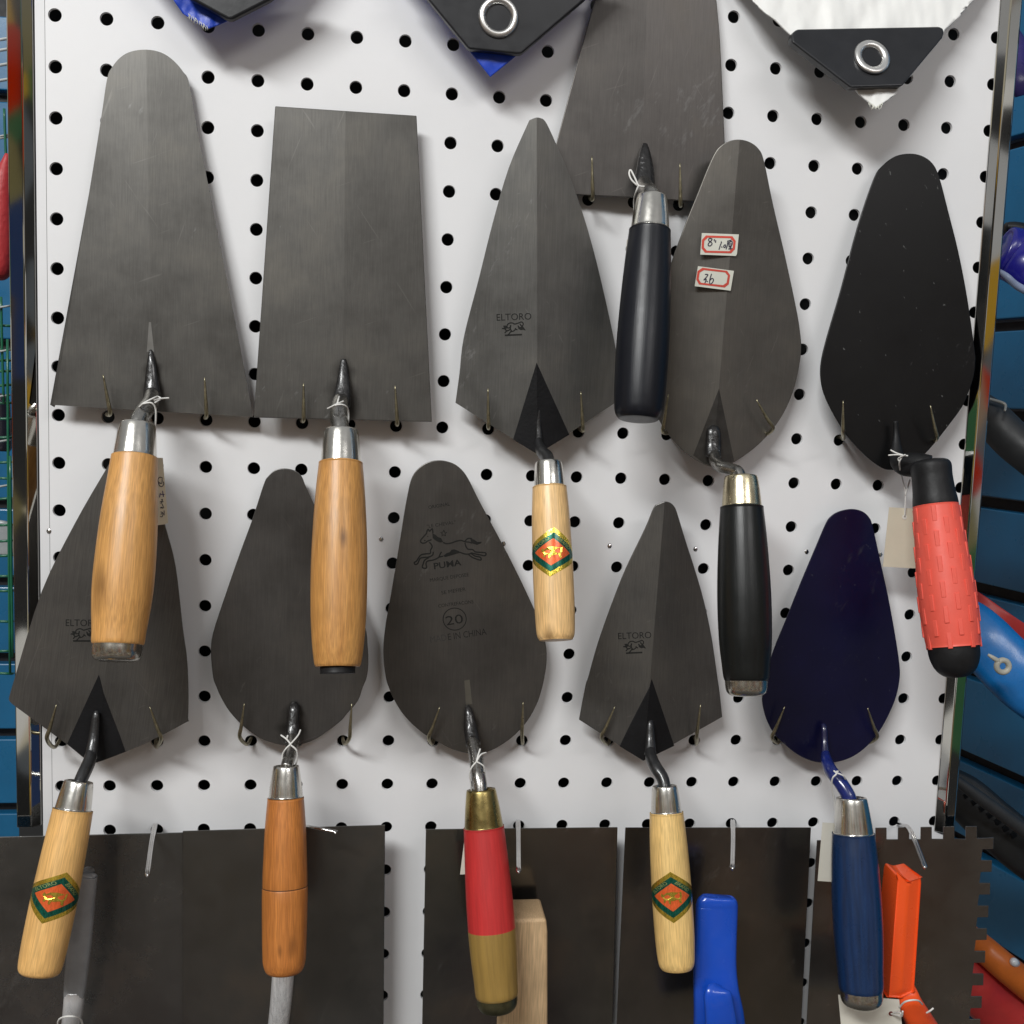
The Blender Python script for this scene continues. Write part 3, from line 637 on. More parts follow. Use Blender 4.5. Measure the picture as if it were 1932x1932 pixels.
def T6():
    z3 = lambda x, y: (1293.1 + .3307 * x, .3307 * y); z6 = lambda x, y: (1293.1 + .3307 * x, 638.9 + .3307 * y)
    b = Blade((1716.4, 289.4), (1686, 886.5), [z3(1200, 890), z3(1130, 940), z3(1075, 1020), z3(980, 1300), z3(890, 1640), z3(805, 1932), z6(775, 130), z6(772, 220), z6(790, 310), z6(840, 420), z6(920, 550), z6(1010, 650), z6(1080, 710), z6(1140, 745)],
              [z3(1350, 888), z3(1410, 930), z3(1450, 1010), z3(1500, 1200), z3(1560, 1440), z3(1610, 1700), z6(1650, 50), z6(1656, 130), z6(1645, 220), z6(1615, 310), z6(1580, 390), z6(1500, 500), z6(1420, 600), z6(1360, 665), z6(1290, 720), z6(1230, 745)], .010, .026, .0)
    T, bl = trowel('black leaf-shaped trowel with coral red rubber grip', b, steel('black_lacquered_blade', (.003, .003, .0033), rough=.36, metal=0, grain=.05, scuff=.6, coat=0, scuffcol=.10, fleck=.28, spec=.28))
    tang([('tang', [z6(1200, 470) + (.030, 9), z6(1203, 560) + (.031, 12), z6(1210, 680) + (.036, 30), z6(1250, 715) + (.042, 44), z6(1330, 722) + (.050, 46), z6(1385, 735) + (.054, 48)], BLKRUB, .8)], T)
    gp = Grip((1755, 872), (1806, 1279), .055, .090)
    m = MB()
    gp.lathe('collar', [(868, 30), (869, 52), (872, 66), (880, 74), (900, 73), (925, 76), (957, 81), (958, 50)], BLKRUB, T, 4)
    coral = plain('coral_rubber', (.80, .105, .07), .48, var=.06, scale=50, bump=.12, bscale=300)
    h = gp.lathe('grip', [(955, 50), (955.5, 80), (958, 82.5), (1010, 90), (1080, 100), (1140, 105), (1190, 101), (1216, 96), (1220, 94), (1220.5, 50)], coral, T, 4)
    rm = MB(); box(rm, (0, 0, 0), Vector((.0008, 0, 0)), Vector((0, .0014, 0)), Vector((0, 0, .0050)))
    me = rm.mesh('grip_rib', [coral]); nc = 14
    for r_ in range(11):
        t = gp.t(972 + 23.6 * r_)
        for c in range(nc):
            if (c + r_) % 2: continue
            a = 2 * math.pi * c / nc + .1; p = gp.on(a, t, -.00035); rd = (gp.M.to_3x3() @ Vector((math.cos(a), math.sin(a), 0))); zz = gp.M.to_3x3() @ Vector((0, 0, 1)); yy = zz.cross(rd)
            fr = Matrix(((rd.x, yy.x, zz.x, p.x), (rd.y, yy.y, zz.y, p.y), (rd.z, yy.z, zz.z, p.z), (0, 0, 0, 1)))
            o = link('grip_rib', me, None, fr); bevel(o, .0004, 2); adopt(o, h)
    gp.lathe('end_cap', [(1219, 50), (1219.5, 90), (1222, 93), (1240, 90), (1258, 78), (1270, 60), (1277, 36), (1279, 2)], BLKRUB, T, 4)
T6()
# --- lower row
def T7():
    b = Blade((246, 820), (182, 1439), [(236, 826), (202, 882), (142, 986), (79, 1115), (28, 1278), (16.5, 1318), (21.5, 1327), (51, 1349), (125.7, 1404), (165, 1435)],
              [(256, 826), (283, 900), (311, 991), (331, 1069), (344, 1181), (352, 1240), (355, 1293), (354.5, 1355), (349, 1364), (271, 1404), (205, 1431)], .022, .026, .005)
    T, bl = trowel('tilted pointed trowel with black heel triangle at lower left, its foil-labelled pale handle swung left', b, steel('steel_tilted', (.118, .113, .107), grain=.13, grainrot=.12, scuff=.35))
    ap, hl = (186.5, 1273), (182, 1438)
    ax = lambda y: 246 + (182 - 246) * (y - 820) / (1439 - 820)
    m = MB(); mid = (ax(1300), 1300)
    decal(m, [ap, (127, 1403), (165, 1434), hl, (ax(1400), 1400), (ax(1310), 1310)], lambda x, y, l: b.surf(x - .05, y, l), .00016)
    decal(m, [ap, (ax(1310), 1310), (ax(1400), 1400), hl, (205, 1430), (237, 1418)], lambda x, y, l: b.surf(x + .05, y, l), .00016)
    m.build('painted_heel', PATCH, T)
    eltoro(b, bl, (124, 1181), .045, 1.0)
    tang([('weld', [(182, 1341, .033, 6), (181, 1352, .034, 14), (177, 1392, .037, 19), (171, 1430, .043, 23)], RODB, .8),
          ('tang', [(172, 1420, .041, 20), (168, 1438, .046, 24), (158, 1460, .053, 25), (149, 1480, .058, 24)], RODB, 1)], T)
    gp = Grip((149, 1473), (72.8, 1839), .056, .088)
    ferrule(gp, 1473, 53, 1529, 66, FERR, T)
    h = gp.lathe('handle', [(1530, 48), (1530.5, 71), (1533, 73), (1600, 79), (1690, 84), (1770, 84), (1815, 81), (1830, 77), (1837, 68), (1839, 54), (1839.2, 2)],
                 wood('beech_tan', (.84, .50, .18), (.70, .365, .11), streak=.4), T, 4)
    foil_sticker(gp, h, 1686.6, 1.95, 49, roll=-.15)
T7()
def T8():
    b = Blade((535.7, 883.6), (547, 1407), [(519, 887), (506, 898.5), (497.7, 913), (476, 979.5), (453, 1042), (426.6, 1118), (401.8, 1194.5), (397.8, 1234), (401.8, 1278), (408, 1296), (416.7, 1316), (433, 1343), (459.7, 1371), (492.7, 1394), (529, 1405.5)],
              [(555.6, 887.6), (568.8, 898.5), (577, 918), (592, 950), (625, 1020), (660, 1100), (688.5, 1181), (693.5, 1218), (695, 1250.7), (692, 1278), (685, 1296), (675, 1323), (655.4, 1346), (639, 1364), (595, 1395), (562, 1406)], .012, .016, .0016)
    T, bl = trowel('drop-shaped grey trowel whose two-piece wood handle has a groove round the middle', b,
                   steel('steel_drop', (.100, .095, .091), scuff=.3, stains=[(b.surf(552, 1345), .007), (b.surf(548, 1375), .009)]))
    tang([('weld', [(555, 1326, .019, 12), (555, 1338, .022, 21), (552, 1372, .026, 24), (551, 1400, .031, 26)], WELD, .7),
          ('tang', [(551, 1390, .029, 20), (551, 1408, .037, 23), (546, 1428, .047, 24), (540, 1450, .056, 23)], RODS, 1)], T)
    gp = Grip((539.7, 1444.6), (536, 1836), .054, .082)
    ferrule(gp, 1444.6, 49, 1506, 64.5, FERR, T)
    gp.lathe('handle', [(1506.5, 45), (1507, 66), (1509, 68), (1560, 76), (1620, 81), (1670.5, 83.7), (1671.5, 80.5), (1674.5, 80.5), (1675.5, 84.5), (1730, 84), (1800, 81), (1818, 78), (1830, 70), (1835, 60), (1836, 50), (1836.2, 2)],
             wood('reddish_wood', (.58, .21, .045), (.34, .105, .020), knots=[(.0135, -.005, .104, .0040), (.0135, .003, .106, .0022)], streak=.7), T, 2)
    gp.lathe('groove_ring', [(1671.0, 78), (1671.4, 83.2), (1674.2, 83.4), (1674.6, 78)], plain('dark_brown_groove', (.05, .018, .006), .6), T, 1, closed0=False, closed1=False)  # dark brown ring laid in the groove to darken its line
T8()
def T9():
    z5 = lambda x, y: (638.9 + .3307 * x, 638.9 + .3307 * y); z8 = lambda x, y: (638.9 + .3307 * x, 1293.1 + .3307 * y)
    b = Blade((830.7, 868.4), (897, 1421.5), [z5(510, 705), z5(450, 745), z5(415, 800), z5(395, 880), z5(375, 990), z5(340, 1210), z5(300, 1450), z5(270, 1620), z5(255, 1750), z5(258, 1850), z8(270, -40), z8(285, 10), z8(320, 90), z8(380, 180), z8(470, 265), z8(560, 320), z8(650, 365), z8(730, 387)],
              [z5(650, 710), z5(700, 745), z5(740, 800), z5(800, 920), z5(880, 1070), z5(960, 1220), z5(1040, 1380), z5(1110, 1530), z5(1150, 1620), z5(1180, 1730), z5(1188, 1830), z5(1175, 1932), z8(1155, 40), z8(1130, 110), z8(1080, 200), z8(1010, 280), z8(930, 340), z8(850, 380)], .012, .016, .0014)
    T, bl = trowel('drop-shaped grey trowel stamped with a galloping horse, handle painted red and gold', b, steel('steel_horse', (.096, .090, .084), scuff=.35, stains=[(b.surf(888, 1370), .006)]))
    Z = lambda p: (766.7 + .0992 * p[0], 932.8 + .0992 * p[1]); m = MB(); sf = b.surf
    for l in ([(480, 860), (400, 890), (360, 920), (300, 925), (270, 880), (330, 800), (380, 745), (395, 690), (420, 665), (440, 700), (480, 660), (497, 662), (505, 740)], [(340, 885), (362, 868)],
              [(700, 915), (760, 935), (850, 925), (950, 890), (1040, 875), (1110, 900)], [(1110, 900), (1150, 850), (1200, 835), (1250, 845)], [(1110, 900), (1200, 910), (1250, 930)],
              [(1115, 920), (1130, 980), (1170, 1040), (1260, 1050), (1320, 1095), (1500, 1110), (1495, 1165), (1400, 1150), (1260, 1120)], [(1180, 1140), (1260, 1200), (1410, 1250), (1405, 1195), (1300, 1170), (1220, 1110)],
              [(1020, 1100), (1100, 1130), (1180, 1135), (1260, 1110)],
              [(435, 910), (475, 950), (490, 1000), (460, 1060), (455, 1120), (370, 1130), (280, 1150), (230, 1210), (190, 1270), (150, 1295), (165, 1330), (215, 1315), (260, 1220), (330, 1200), (430, 1190), (500, 1150), (510, 1090)],
              [(430, 1200), (350, 1250), (320, 1320), (305, 1390), (380, 1400), (375, 1320), (400, 1270), (520, 1245), (610, 1200), (640, 1140), (670, 1090)], [(620, 1190), (700, 1175)]):
        stroke(m, [Z(p) for p in l], 2.6, sf, .00012, 0, 4)
    for f in ([(495, 740), (560, 770), (600, 810), (660, 830), (700, 905), (640, 915), (560, 880), (500, 830)], [(1215, 840), (1290, 860), (1350, 905), (1435, 900), (1420, 930), (1340, 960), (1260, 935), (1225, 900)],
              [(700, 1170), (760, 1120), (830, 1095), (860, 1050), (920, 1045), (1000, 1080), (1040, 1105), (950, 1130), (840, 1165), (740, 1190)], [(395, 792), (412, 790), (418, 805), (400, 810)]):
        decal(m, [Z(p) for p in f], sf, .00013)
    st = [Z((710 + (62 if i % 2 == 0 else 27) * math.cos(-math.pi / 2 + i * math.pi / 5), 740 + (62 if i % 2 == 0 else 27) * math.sin(-math.pi / 2 + i * math.pi / 5))) for i in range(10)]
    stroke(m, st + [st[0], st[1]], 1.8, sf, .00012, 0, 1)
    lettering(m, 'ORIGINAL', (808.9, 960.6), (849, 953.6), 6.6, sf, .00012, 1)
    lettering(m, '"LE CHEVAL"', (805.9, 996.3), (860, 987.9), 6.4, sf, .00012, 1)
    lettering(m, 'PUMA', (819.3, 1073.7), (870.9, 1066.2), 11.5, sf, .00012, 0, .02)
    lettering(m, 'MARQUE DEPOSEE', (811.8, 1098), (884.8, 1087), 6.6, sf, .00012, 1)
    lettering(m, 'SE MEFIER', (833.2, 1121.8), (878.8, 1114.3), 6.6, sf, .00012, 1)
    lettering(m, 'CONTREFACONS', (827.4, 1146.5), (893.5, 1138), 6.6, sf, .00012, 1)
    lettering(m, '20', (842.3, 1180), (874.5, 1175), 17, sf, .00012, 0)
    stroke(m, [(857.8 + 21.8 * math.cos(a * math.pi / 20), 1168 + 20.8 * math.sin(a * math.pi / 20)) for a in range(41)], 1.7, sf, .00012, 0, 1)
    lettering(m, 'MAD', (812.5, 1212.6), (843, 1208.2), 12, sf, .00012, 2)
    lettering(m, 'E IN CHINA', (846, 1207.6), (918.3, 1197), 12, sf, .00012, 1)
    m.build('stamped_print', [INK, FAINT, plain('ghost_ink', (.036, .034, .032), .6, var=.3)], bl)
    m = MB(); decal(m, [(876, 1284), (886, 1282), (891, 1328), (879, 1330)], sf, .00015); m.build('grind_mark', plain('ground_steel_dull', (.13, .12, .10), .4, metal=.5), T)
    tang([('weld', [(882, 1331, .019, 8), (884, 1342, .022, 16), (888, 1375, .026, 26), (893, 1405, .033, 28)], WELD, .7),
          ('tang', [(891, 1396, .030, 24), (898, 1428, .041, 27), (902, 1460, .050, 28), (905, 1480, .054, 28), (907, 1502, .057, 27)], RODS, 1)], T)
    gp = Grip((907.4, 1489), (939.8, 1909.9), .055, .085)
    ferrule(gp, 1489, 56, 1561.6, 74, BRASS, T)
    gp.lathe('handle', [(1561, 50), (1562, 75), (1564, 76.5), (1620, 82), (1690, 88), (1754.5, 89.5), (1755, 89.5)], painted('red_paint', (.52, .028, .028), (.40, .06, .05), .42, .2, .6), T, 4)
    gp.lathe('gold_band', [(1754.3, 89.7), (1756, 89.8), (1800, 88), (1850, 82.5), (1880, 78), (1881, 50)], painted('gold_paint', (.30, .185, .045), (.20, .12, .03), .42, .1, .6), T, 4)
    gp.lathe('end_cap', [(1877, 50), (1877.5, 77), (1880, 78), (1893, 76), (1902, 68), (1908, 54), (1910, 36), (1910.2, 2)], BRONZE, T, 3)
T9()
def T10():
    b = Blade((1254, 946.4), (1214, 1436), [(1244, 950), (1234, 957), (1217.6, 996), (1181, 1072), (1154.8, 1138), (1128, 1214), (1110, 1278), (1105, 1293), (1092.6, 1358)],
              [(1264, 948), (1272, 955), (1278, 968), (1293, 1017.5), (1309.6, 1069), (1327.8, 1131.6), (1342.7, 1201), (1354, 1278), (1358, 1306), (1363, 1353)], .012, .018, .0115)
    T, bl = trowel('smaller pointed grey brick trowel with stamped bull and pale handle, lower row', b, steel('steel_small_brick', (.112, .108, .103), grain=.10, scuff=.3))
    ap, hl = (1229.5, 1281), (1214, 1435)
    axx = lambda y: 1254 - 40 * (y - 946.4) / (1436 - 946.4)
    m = MB(); decal(m, [ap, (1169, 1408), hl, (axx(1400), 1400), (axx(1300), 1300)], lambda x, y, l: b.surf(x - .05, y, l), .00016)
    decal(m, [ap, (axx(1300), 1300), (axx(1400), 1400), hl, (1272, 1407)], lambda x, y, l: b.surf(x + .05, y, l), .00016); m.build('painted_heel', PATCH, T)
    eltoro(b, bl, (1166.4, 1206), 0, .956)
    tang([('weld', [(1226, 1356, .026, 6), (1227, 1366, .028, 13), (1227, 1395, .031, 19), (1227, 1424, .036, 23)], RODB, .8),
          ('tang', [(1227, 1414, .034, 18), (1229, 1430, .041, 23), (1238, 1449, .049, 24), (1250, 1468, .054, 24), (1255, 1490, .058, 23)], RODB, 1)], T)
    gp = Grip((1254, 1482), (1277, 1829), .056, .084)
    ferrule(gp, 1482, 47.5, 1534, 58.5, FERR, T)
    h = gp.lathe('handle', [(1535, 42), (1535.5, 62), (1537, 63.5), (1600, 71), (1680, 75), (1760, 74.5), (1800, 71), (1818, 67), (1826, 60), (1829, 50), (1829.2, 2)],
                 wood('straw_wood', (.86, .585, .225), (.72, .43, .14), streak=.45), T, 4)
    foil_sticker(gp, h, 1685, 1.95, 47.5)
T10()
def T11():
    z6 = lambda x, y: (1293.1 + .3307 * x, 638.9 + .3307 * y); z9 = lambda x, y: (1293.1 + .3307 * x, 1293.1 + .3307 * y)
    b = Blade((1607.3, 960.3), (1558, 1440.3), [z6(880, 985), z6(830, 1015), z6(800, 1060), z6(740, 1200), z6(660, 1390), z6(580, 1590), z6(500, 1790), z6(465, 1932), z9(440, 60), z9(445, 130), z9(470, 210), z9(510, 280), z9(570, 340), z9(640, 395), z9(720, 432)],
              [z6(1010, 985), z6(1050, 1020), z6(1070, 1070), z6(1110, 1250), z6(1160, 1480), z6(1200, 1700), z6(1222, 1850), z6(1225, 1932), z9(1205, 60), z9(1165, 160), z9(1110, 260), z9(1040, 345), z9(960, 405), z9(880, 435)], .012, .018, .0)
    T, bl = trowel('dark navy leaf-shaped trowel with blue painted handle', b, steel('navy_lacquered_blade', (.003, .0032, .026), rough=.30, metal=0, grain=.05, scuff=.3, coat=0, tint=(1, 1, 1.1), scuffcol=.07, fleck=.12, spec=.38))
    blue = plain('blue_enamel_rod', (.008, .018, .14), .22, coat=.7, var=.3, scale=150)
    tang([('weld', [(1553, 1366, .020, 8), (1555, 1375, .022, 12), (1556, 1400, .025, 13), (1557, 1428, .030, 17)], plain('navy_weld', (.010, .010, .05), .25, coat=.6), .8),
          ('tang', [(1557, 1420, .027, 16), (1560, 1436, .037, 22), (1569, 1456, .046, 25), (1586, 1477, .053, 27), (1600, 1500, .058, 27), (1604, 1515, .060, 26)], blue, 1)], T)
    gp = Grip((1606.6, 1504.7), (1626.5, 1901.6), .058, .088)
    ferrule(gp, 1504.7, 57, 1573.5, 74, BRASSF if False else FERR, T)
    gp.lathe('handle', [(1573, 50), (1574, 76.5), (1576, 78), (1630, 86), (1700, 91), (1770, 90), (1830, 84), (1868, 79), (1869, 50)], painted('blue_paint', (.004, .024, .082), (.03, .08, .16), .24, .5, .5, .35, spec=.5), T, 4)
    gp.lathe('end_cap', [(1865, 50), (1865.5, 77), (1868, 78.5), (1882, 77), (1892, 70), (1899, 54), (1901.6, 34), (1901.8, 2)], NICK, T, 3)
T11()

# ------------------------------------------------------------------ wire prongs holding the blades
def hole_near(p):
    c = round(p.x / PITCH); q = round(-p.z / PITCH); return c * PITCH, -q * PITCH
HK = [('the round-topped trowel', (208, 780, 194.5, 706.7), (389.6, 784, 386, 712)), ('the rectangular trowel', (572.8, 792, 572.8, 723), (749.7, 799, 745.4, 727.5)),
      ('the upper bull-stamped trowel', (921.7, 806, 920.7, 733), (1100, 811, 1096, 738.8)), ('the large top trowel', (1118.4, 373.7, 1116.8, 295), (1284, 385, 1283, 308)),
      ('the price-stickered trowel', (1250.7, 814, 1261, 743.7), (1458.5, 809, 1427, 753.7)), ('the black trowel with red grip', (1590.7, 817.5, 1590.7, 756), (1767.7, 827, 1755.4, 765)),
      ('the tilted trowel at lower left', (88.6, 1394, 106.5, 1329.5), (304, 1394, 282.7, 1333.4)), ('the trowel with grooved wood handle', (452.4, 1390.7, 461, 1327), (659.4, 1392, 663.7, 1327.8)),
      ('the horse-stamped trowel', (809, 1392, 829.7, 1334), (985, 1380.7, 987, 1325)), ('the smaller bull-stamped trowel', (1135, 1390.7, 1160.4, 1332.8), (1314.6, 1389, 1321.9, 1329.5)),
      ('the navy trowel', (1456.8, 1391.6, 1480.6, 1333), (1655, 1390.7, 1637, 1336))]
HH = {'the upper bull-stamped trowel': .030, 'the price-stickered trowel': .030, 'the black trowel with red grip': .034, 'the tilted trowel at lower left': .036, 'the rectangular trowel': .026, 'the smaller bull-stamped trowel': .028}
for d, a, b in HK:
    for side, (x0, y0, x1, y1) in (('left', a), ('right', b)):
        hh = HH.get(d, .024); pb = P(x0, y0, hh - .003); hx, hz = hole_near(P(x0, y0 + 8, 0)); mb = MB()
        base = B(hx, hz + .0025, -.008); mid_ = B((hx * 2 + pb.x) / 3, min(hz + .0015, pb.z + .001), hh * .45)
        pth = [base, B(hx, hz + .002, .002), mid_, pb, P((x0 * 2 + x1) / 3, (y0 * 2 + y1) / 3, hh), P(x1, y1, hh + .001)]
        rr = [.0012, .0012, .0012, .0013, .0011, .0004]
        cp = catmull([tuple(p) + (r,) for p, r in zip(pth, rr)], 5)
        sweep(mb, [(Vector(c[:3]), c[3]) for c in cp], 8)
        tag(mb.build('wire_prong', HOOKW), 'thin wire prong holding the %s lower edge of %s' % (side, d), 'hook', 'wire prongs under the trowel blades')

# ------------------------------------------------------------------ plastering floats along the bottom
def plate_px(pts, h, th=.0009):
    mb = MB(); ps = [P(x, y, h) for x, y in pts]; prism(mb, ps, Vector((0, th, 0))); return mb
def fsteel(name, col, rough=.24, **kw): return steel(name, col, rough=rough, metal=.90, grain=.03, scuff=.65, coat=.0, scuffcol=.25, tint=(1.12, 1.03, .95), **kw)
FG = 'plastering floats'
def F1():
    T = thing('plastering_float', 'dark steel plastering float with grey painted handle at bottom left corner', 'float', P(150, 1900, .022), FG)
    bevel(plate_px([(-70, 1581), (345, 1571), (352, 2010), (-70, 2010)], .022).build('plate', fsteel('float_steel_a', (.172, .170, .167), .25), T), .0003, 1)
    gr = plain('grey_handle_paint', (.27, .275, .285), .34, coat=.35, var=.15); mb = MB()
    tube_px(mb, [(166.5, 1648, .052, 20), (166, 1651, .052, 30), (165, 1656, .052, 35), (159, 1700, .054, 39), (151, 1772, .056, 43), (143, 1850, .058, 41), (140, 1885, .058, 37)], 5, 20, 0, ref=Vector((0, -1, 0)), flat=.8, power=2.6); mb.build('handle', gr, T)
    mb = MB(); tube_px(mb, [(141, 1868, .058, 38), (139, 1893, .058, 37), (134, 1930, .052, 34), (128, 1975, .040, 34), (126, 1990, .024, 40)], 5, 20, 0, ref=Vector((0, -1, 0)), flat=.9, power=2.1)
    mb.build('shank', plain('cast_aluminium', (.80, .80, .81), .30, metal=.5, var=.15, stretch=(3, 3, .3)), T)
F1()
def F2():
    T = thing('plastering_float', 'dark steel plastering float with bright aluminium shank below the grooved wood handle', 'float', P(530, 1900, .026), FG)
    bevel(plate_px([(344.6, 1568.3), (726.5, 1556.7), (723, 2010), (344.6, 2010)], .026).build('plate', fsteel('float_steel_b', (.152, .148, .141), .21), T), .0003, 1)
    mb = MB(); tube_px(mb, [(541, 1700, .045, 36), (537, 1780, .048, 40), (534, 1840, .049, 41), (530, 1890, .046, 40), (525, 1935, .040, 39), (520, 1985, .026, 42)], 6, 24, 0, ref=Vector((0, -1, 0)), flat=.85, power=2.2)
    mb.build('shank', plain('brushed_aluminium', (.84, .84, .85), .30, metal=.5, var=.25, scale=160, stretch=(5, 5, .25)), T)
F2()
def F3():
    T = thing('plastering_float', 'dark steel plastering float with squared natural wood handle behind the red-gold trowel handle', 'float', P(980, 1900, .022), FG)
    bevel(plate_px([(803.6, 1565), (1165.4, 1561), (1153.5, 2010), (795, 2010)], .022).build('plate', fsteel('float_steel_c', (.132, .126, .114), .17), T), .0003, 1)
    mb = MB(); f0 = [P(960, 1736, .060), P(1031, 1734, .060), P(1033.5, 1760, .061), P(1033.5, 2000, .061), P(945, 2000, .061), P(952, 1760, .061)]
    bk = [Vector((p.x, -.031, p.z)) for p in f0]; k = len(f0)
    mb.add(f0 + bk, [list(range(k)), list(range(2 * k - 1, k - 1, -1))] + [[i, i + k, (i + 1) % k + k, (i + 1) % k] for i in range(k)])
    o = mb.build('handle', wood('raw_wood_block', (.60, .42, .24), (.48, .31, .16), rough=.6, coat=0, knots=[], streak=.5), T, Matrix.Translation(f0[1])); bevel(o, .0018, 3)
    mb = MB(); tube_px(mb, [(990, 1985, .022, 30), (990, 1985, .036, 30)], 1, 12); mb.build('post', RODS, T)
F3()
def F4():
    T = thing('plastering_float', 'dark steel plastering float with bright blue plastic handle', 'float', P(1350, 1900, .022), FG)
    bevel(plate_px([(1180, 1561.6), (1530.5, 1561.6), (1508, 2010), (1160, 2010)], .022).build('plate', fsteel('float_steel_d', (.125, .116, .108), .2), T), .0003, 1)
    bl = plain('blue_plastic', (.008, .075, .52), .24, var=.06, coat=.3, scale=30)
    mb = MB(); tube_px(mb, [(1353.5, 1691.5, .060, 54), (1353.3, 1693, .060, 64), (1353, 1697, .060, 73), (1352.6, 1704, .060, 78), (1352, 1716, .060, 80), (1350, 1770, .062, 80), (1348.5, 1822, .066, 82), (1351, 1870, .070, 86), (1356, 1920, .069, 96), (1358, 1990, .062, 106)], 6, 36, 0, ref=Vector((0, -1, 0)), flat=.36, power=3.4); h = mb.build('handle', bl, T)
    mb = MB(); tube_px(mb, [(1352, 1858, .079, 20), (1353, 1872, .0825, 50), (1357, 1900, .084, 56), (1362, 1945, .083, 62), (1366, 1995, .076, 66)], 6, 24, 0, ref=Vector((0, -1, 0)), flat=.35, power=3); mb.build('thumb_ridge', bl, h)
F4()
def F5():
    T = thing('plastering_float', 'notched dark steel float with square teeth and orange plastic handle', 'float', P(1700, 1900, .025), FG)
    Z = lambda x, y: (1293.1 + .3307 * x, 1293.1 + .3307 * y)
    pts = [Z(752, 885)]
    for k in range(-2, 5):
        x0 = 1085 + 129 * k; pts += [Z(x0, 882 - (k + 1) * 1.0), Z(x0 + 1, 816 - (k + 1) * 2.2), Z(x0 + 64, 815 - (k + 1) * 2.2), Z(x0 + 64, 881 - (k + 1) * 1.5)]
    y = 869; xr_ = 1760
    for k in range(9):
        xo = xr_ - 9.6 * k; yy = y + 129.5 * k; pts += [Z(xo, yy), Z(xo - 2, yy + 66), Z(xo - 64, yy + 67), Z(xo - 72, yy + 129)]
    pts += [Z(1610, 2150), Z(680, 2150)]
    bevel(plate_px(pts, .025).build('plate', fsteel('float_steel_e', (.17, .16, .15), .24), T), .0002, 1)
    org = plain('orange_plastic', (.90, .095, .014), .30, var=.05, coat=.25, scale=30)
    mb = MB(); c = [(1710.5, 1640), (1698, 1872)]
    f0 = [P(*Z(1212, 1082), .062), P(*Z(1270, 1112), .0652), P(*Z(1336, 1092), .064), P(*Z(1338, 1120), .064), P(*Z(1297, 1742), .066), P(*Z(1225, 1775), .0668), P(*Z(1155, 1772), .066), P(*Z(1203, 1110), .062)]
    ctr = P(*Z(1262, 1420), .069)
    bk = [Vector((p.x, -.043, p.z + .0005)) for p in f0]; k = len(f0)
    fr = [P(*Z(1270, 1150), .0663), P(*Z(1228, 1740), .0685)]
    vs = f0 + bk + fr; a, z = 2 * k, 2 * k + 1
    fs = [(0, a, 1), (1, a, 2), (2, a, 3), (3, a, z, 4), (4, z, 5), (5, z, 6), (6, z, a, 7), (7, a, 0), list(range(2 * k - 1, k - 1, -1))] + [[i, i + k, (i + 1) % k + k, (i + 1) % k] for i in range(k)]
    mb.add(vs, fs); o = mb.build('handle', org, T); bv = bevel(o, .0026, 4, 14).modifiers['bevel']; bv.harden_normals = True
    for p in o.data.polygons: p.use_smooth = True
    mb = MB(); tube_px(mb, [(1704, 1852, .058, 34), (1709, 1872, .062, 42), (1717, 1893, .064, 45), (1734, 1925, .060, 52), (1755, 1965, .048, 60), (1765, 1990, .026, 64)], 6, 28, 0, ref=Vector((0, -1, 0)), flat=.6, power=3); mb.build('neck', org, o)
F5()
def long_hook(pts, label):
    mb = MB(); q = catmull(pts, 6); off = 1.9
    path = [(P(x - off, y, h)) for x, y, h in q] + [P(q[-1][0], q[-1][1] + 3.0, q[-1][2] + .001)] + [P(x + off, y, h) for x, y, h in q[::-1]]
    sweep(mb, [(p, .0010) for p in path], 8)
    tag(mb.build('display_hook', CHROMEW), label, 'hook', 'long chromed display hooks')
long_hook([(293, 1556, -.01), (292, 1558, .012), (286, 1590, .036), (278, 1650, .078)], 'chromed wire hook over the bottom-left float plate')
long_hook([(556, 1553, -.01), (562, 1555, .024), (590, 1561, .046), (633, 1569, .052)], 'chromed wire hook lying sideways, right of the grooved wood handle')
long_hook([(977, 1551, -.01), (977.5, 1552, .012), (978, 1590, .040), (978.5, 1643, .080)], 'chromed wire hook beside the red-gold trowel handle')
long_hook([(1381, 1550, -.01), (1382.5, 1551, .012), (1383, 1585, .040), (1381.7, 1637, .078)], 'chromed wire hook above the blue plastic handle')
long_hook([(1693, 1553, -.01), (1700, 1556, .012), (1717, 1566, .034), (1745, 1635, .070)], 'chromed wire hook above the notched float plate')

# ------------------------------------------------------------------ tarpaulin corners hanging in at the top
def cloth(name, pts, h, mat, parent, amp=.0015, freq=35, th=.0006, cuts=5, edge=0, tilt=0):
    bm = bmesh.new(); vs = [bm.verts.new((x, y, 0)) for x, y in pts]; bm.faces.new(vs); bmesh.ops.triangulate(bm, faces=bm.faces[:])
    for i in range(cuts):
        es = [e_ for e_ in bm.edges if e_.calc_length() > 5]
        if not es: break
        bmesh.ops.subdivide_edges(bm, edges=es, cuts=1); bmesh.ops.triangulate(bm, faces=bm.faces[:])
    for v in bm.verts:
        x, y = v.co.x, v.co.y; n_ = noise.noise(Vector((x * freq * .001, y * freq * .0006, h * 90))) + .22 * noise.noise(Vector((x * freq * .003, y * freq * .0012, 3)))
        j = edge * noise.noise(Vector((x * .09, y * .09, 9))) if v.is_boundary else 0
        v.co = P(x + j, y + j, max(.004, h + tilt * (y - 100)) + amp * n_)
    bmesh.ops.recalc_face_normals(bm, faces=bm.faces[:])
    me = bpy.data.meshes.new(name); bm.to_mesh(me); bm.free(); me.materials.append(mat)
    for p in me.polygons: p.use_smooth = True
    o = link(name, me, parent); s_ = o.modifiers.new('thick', 'SOLIDIFY'); s_.thickness = th; s_.offset = 0; return o
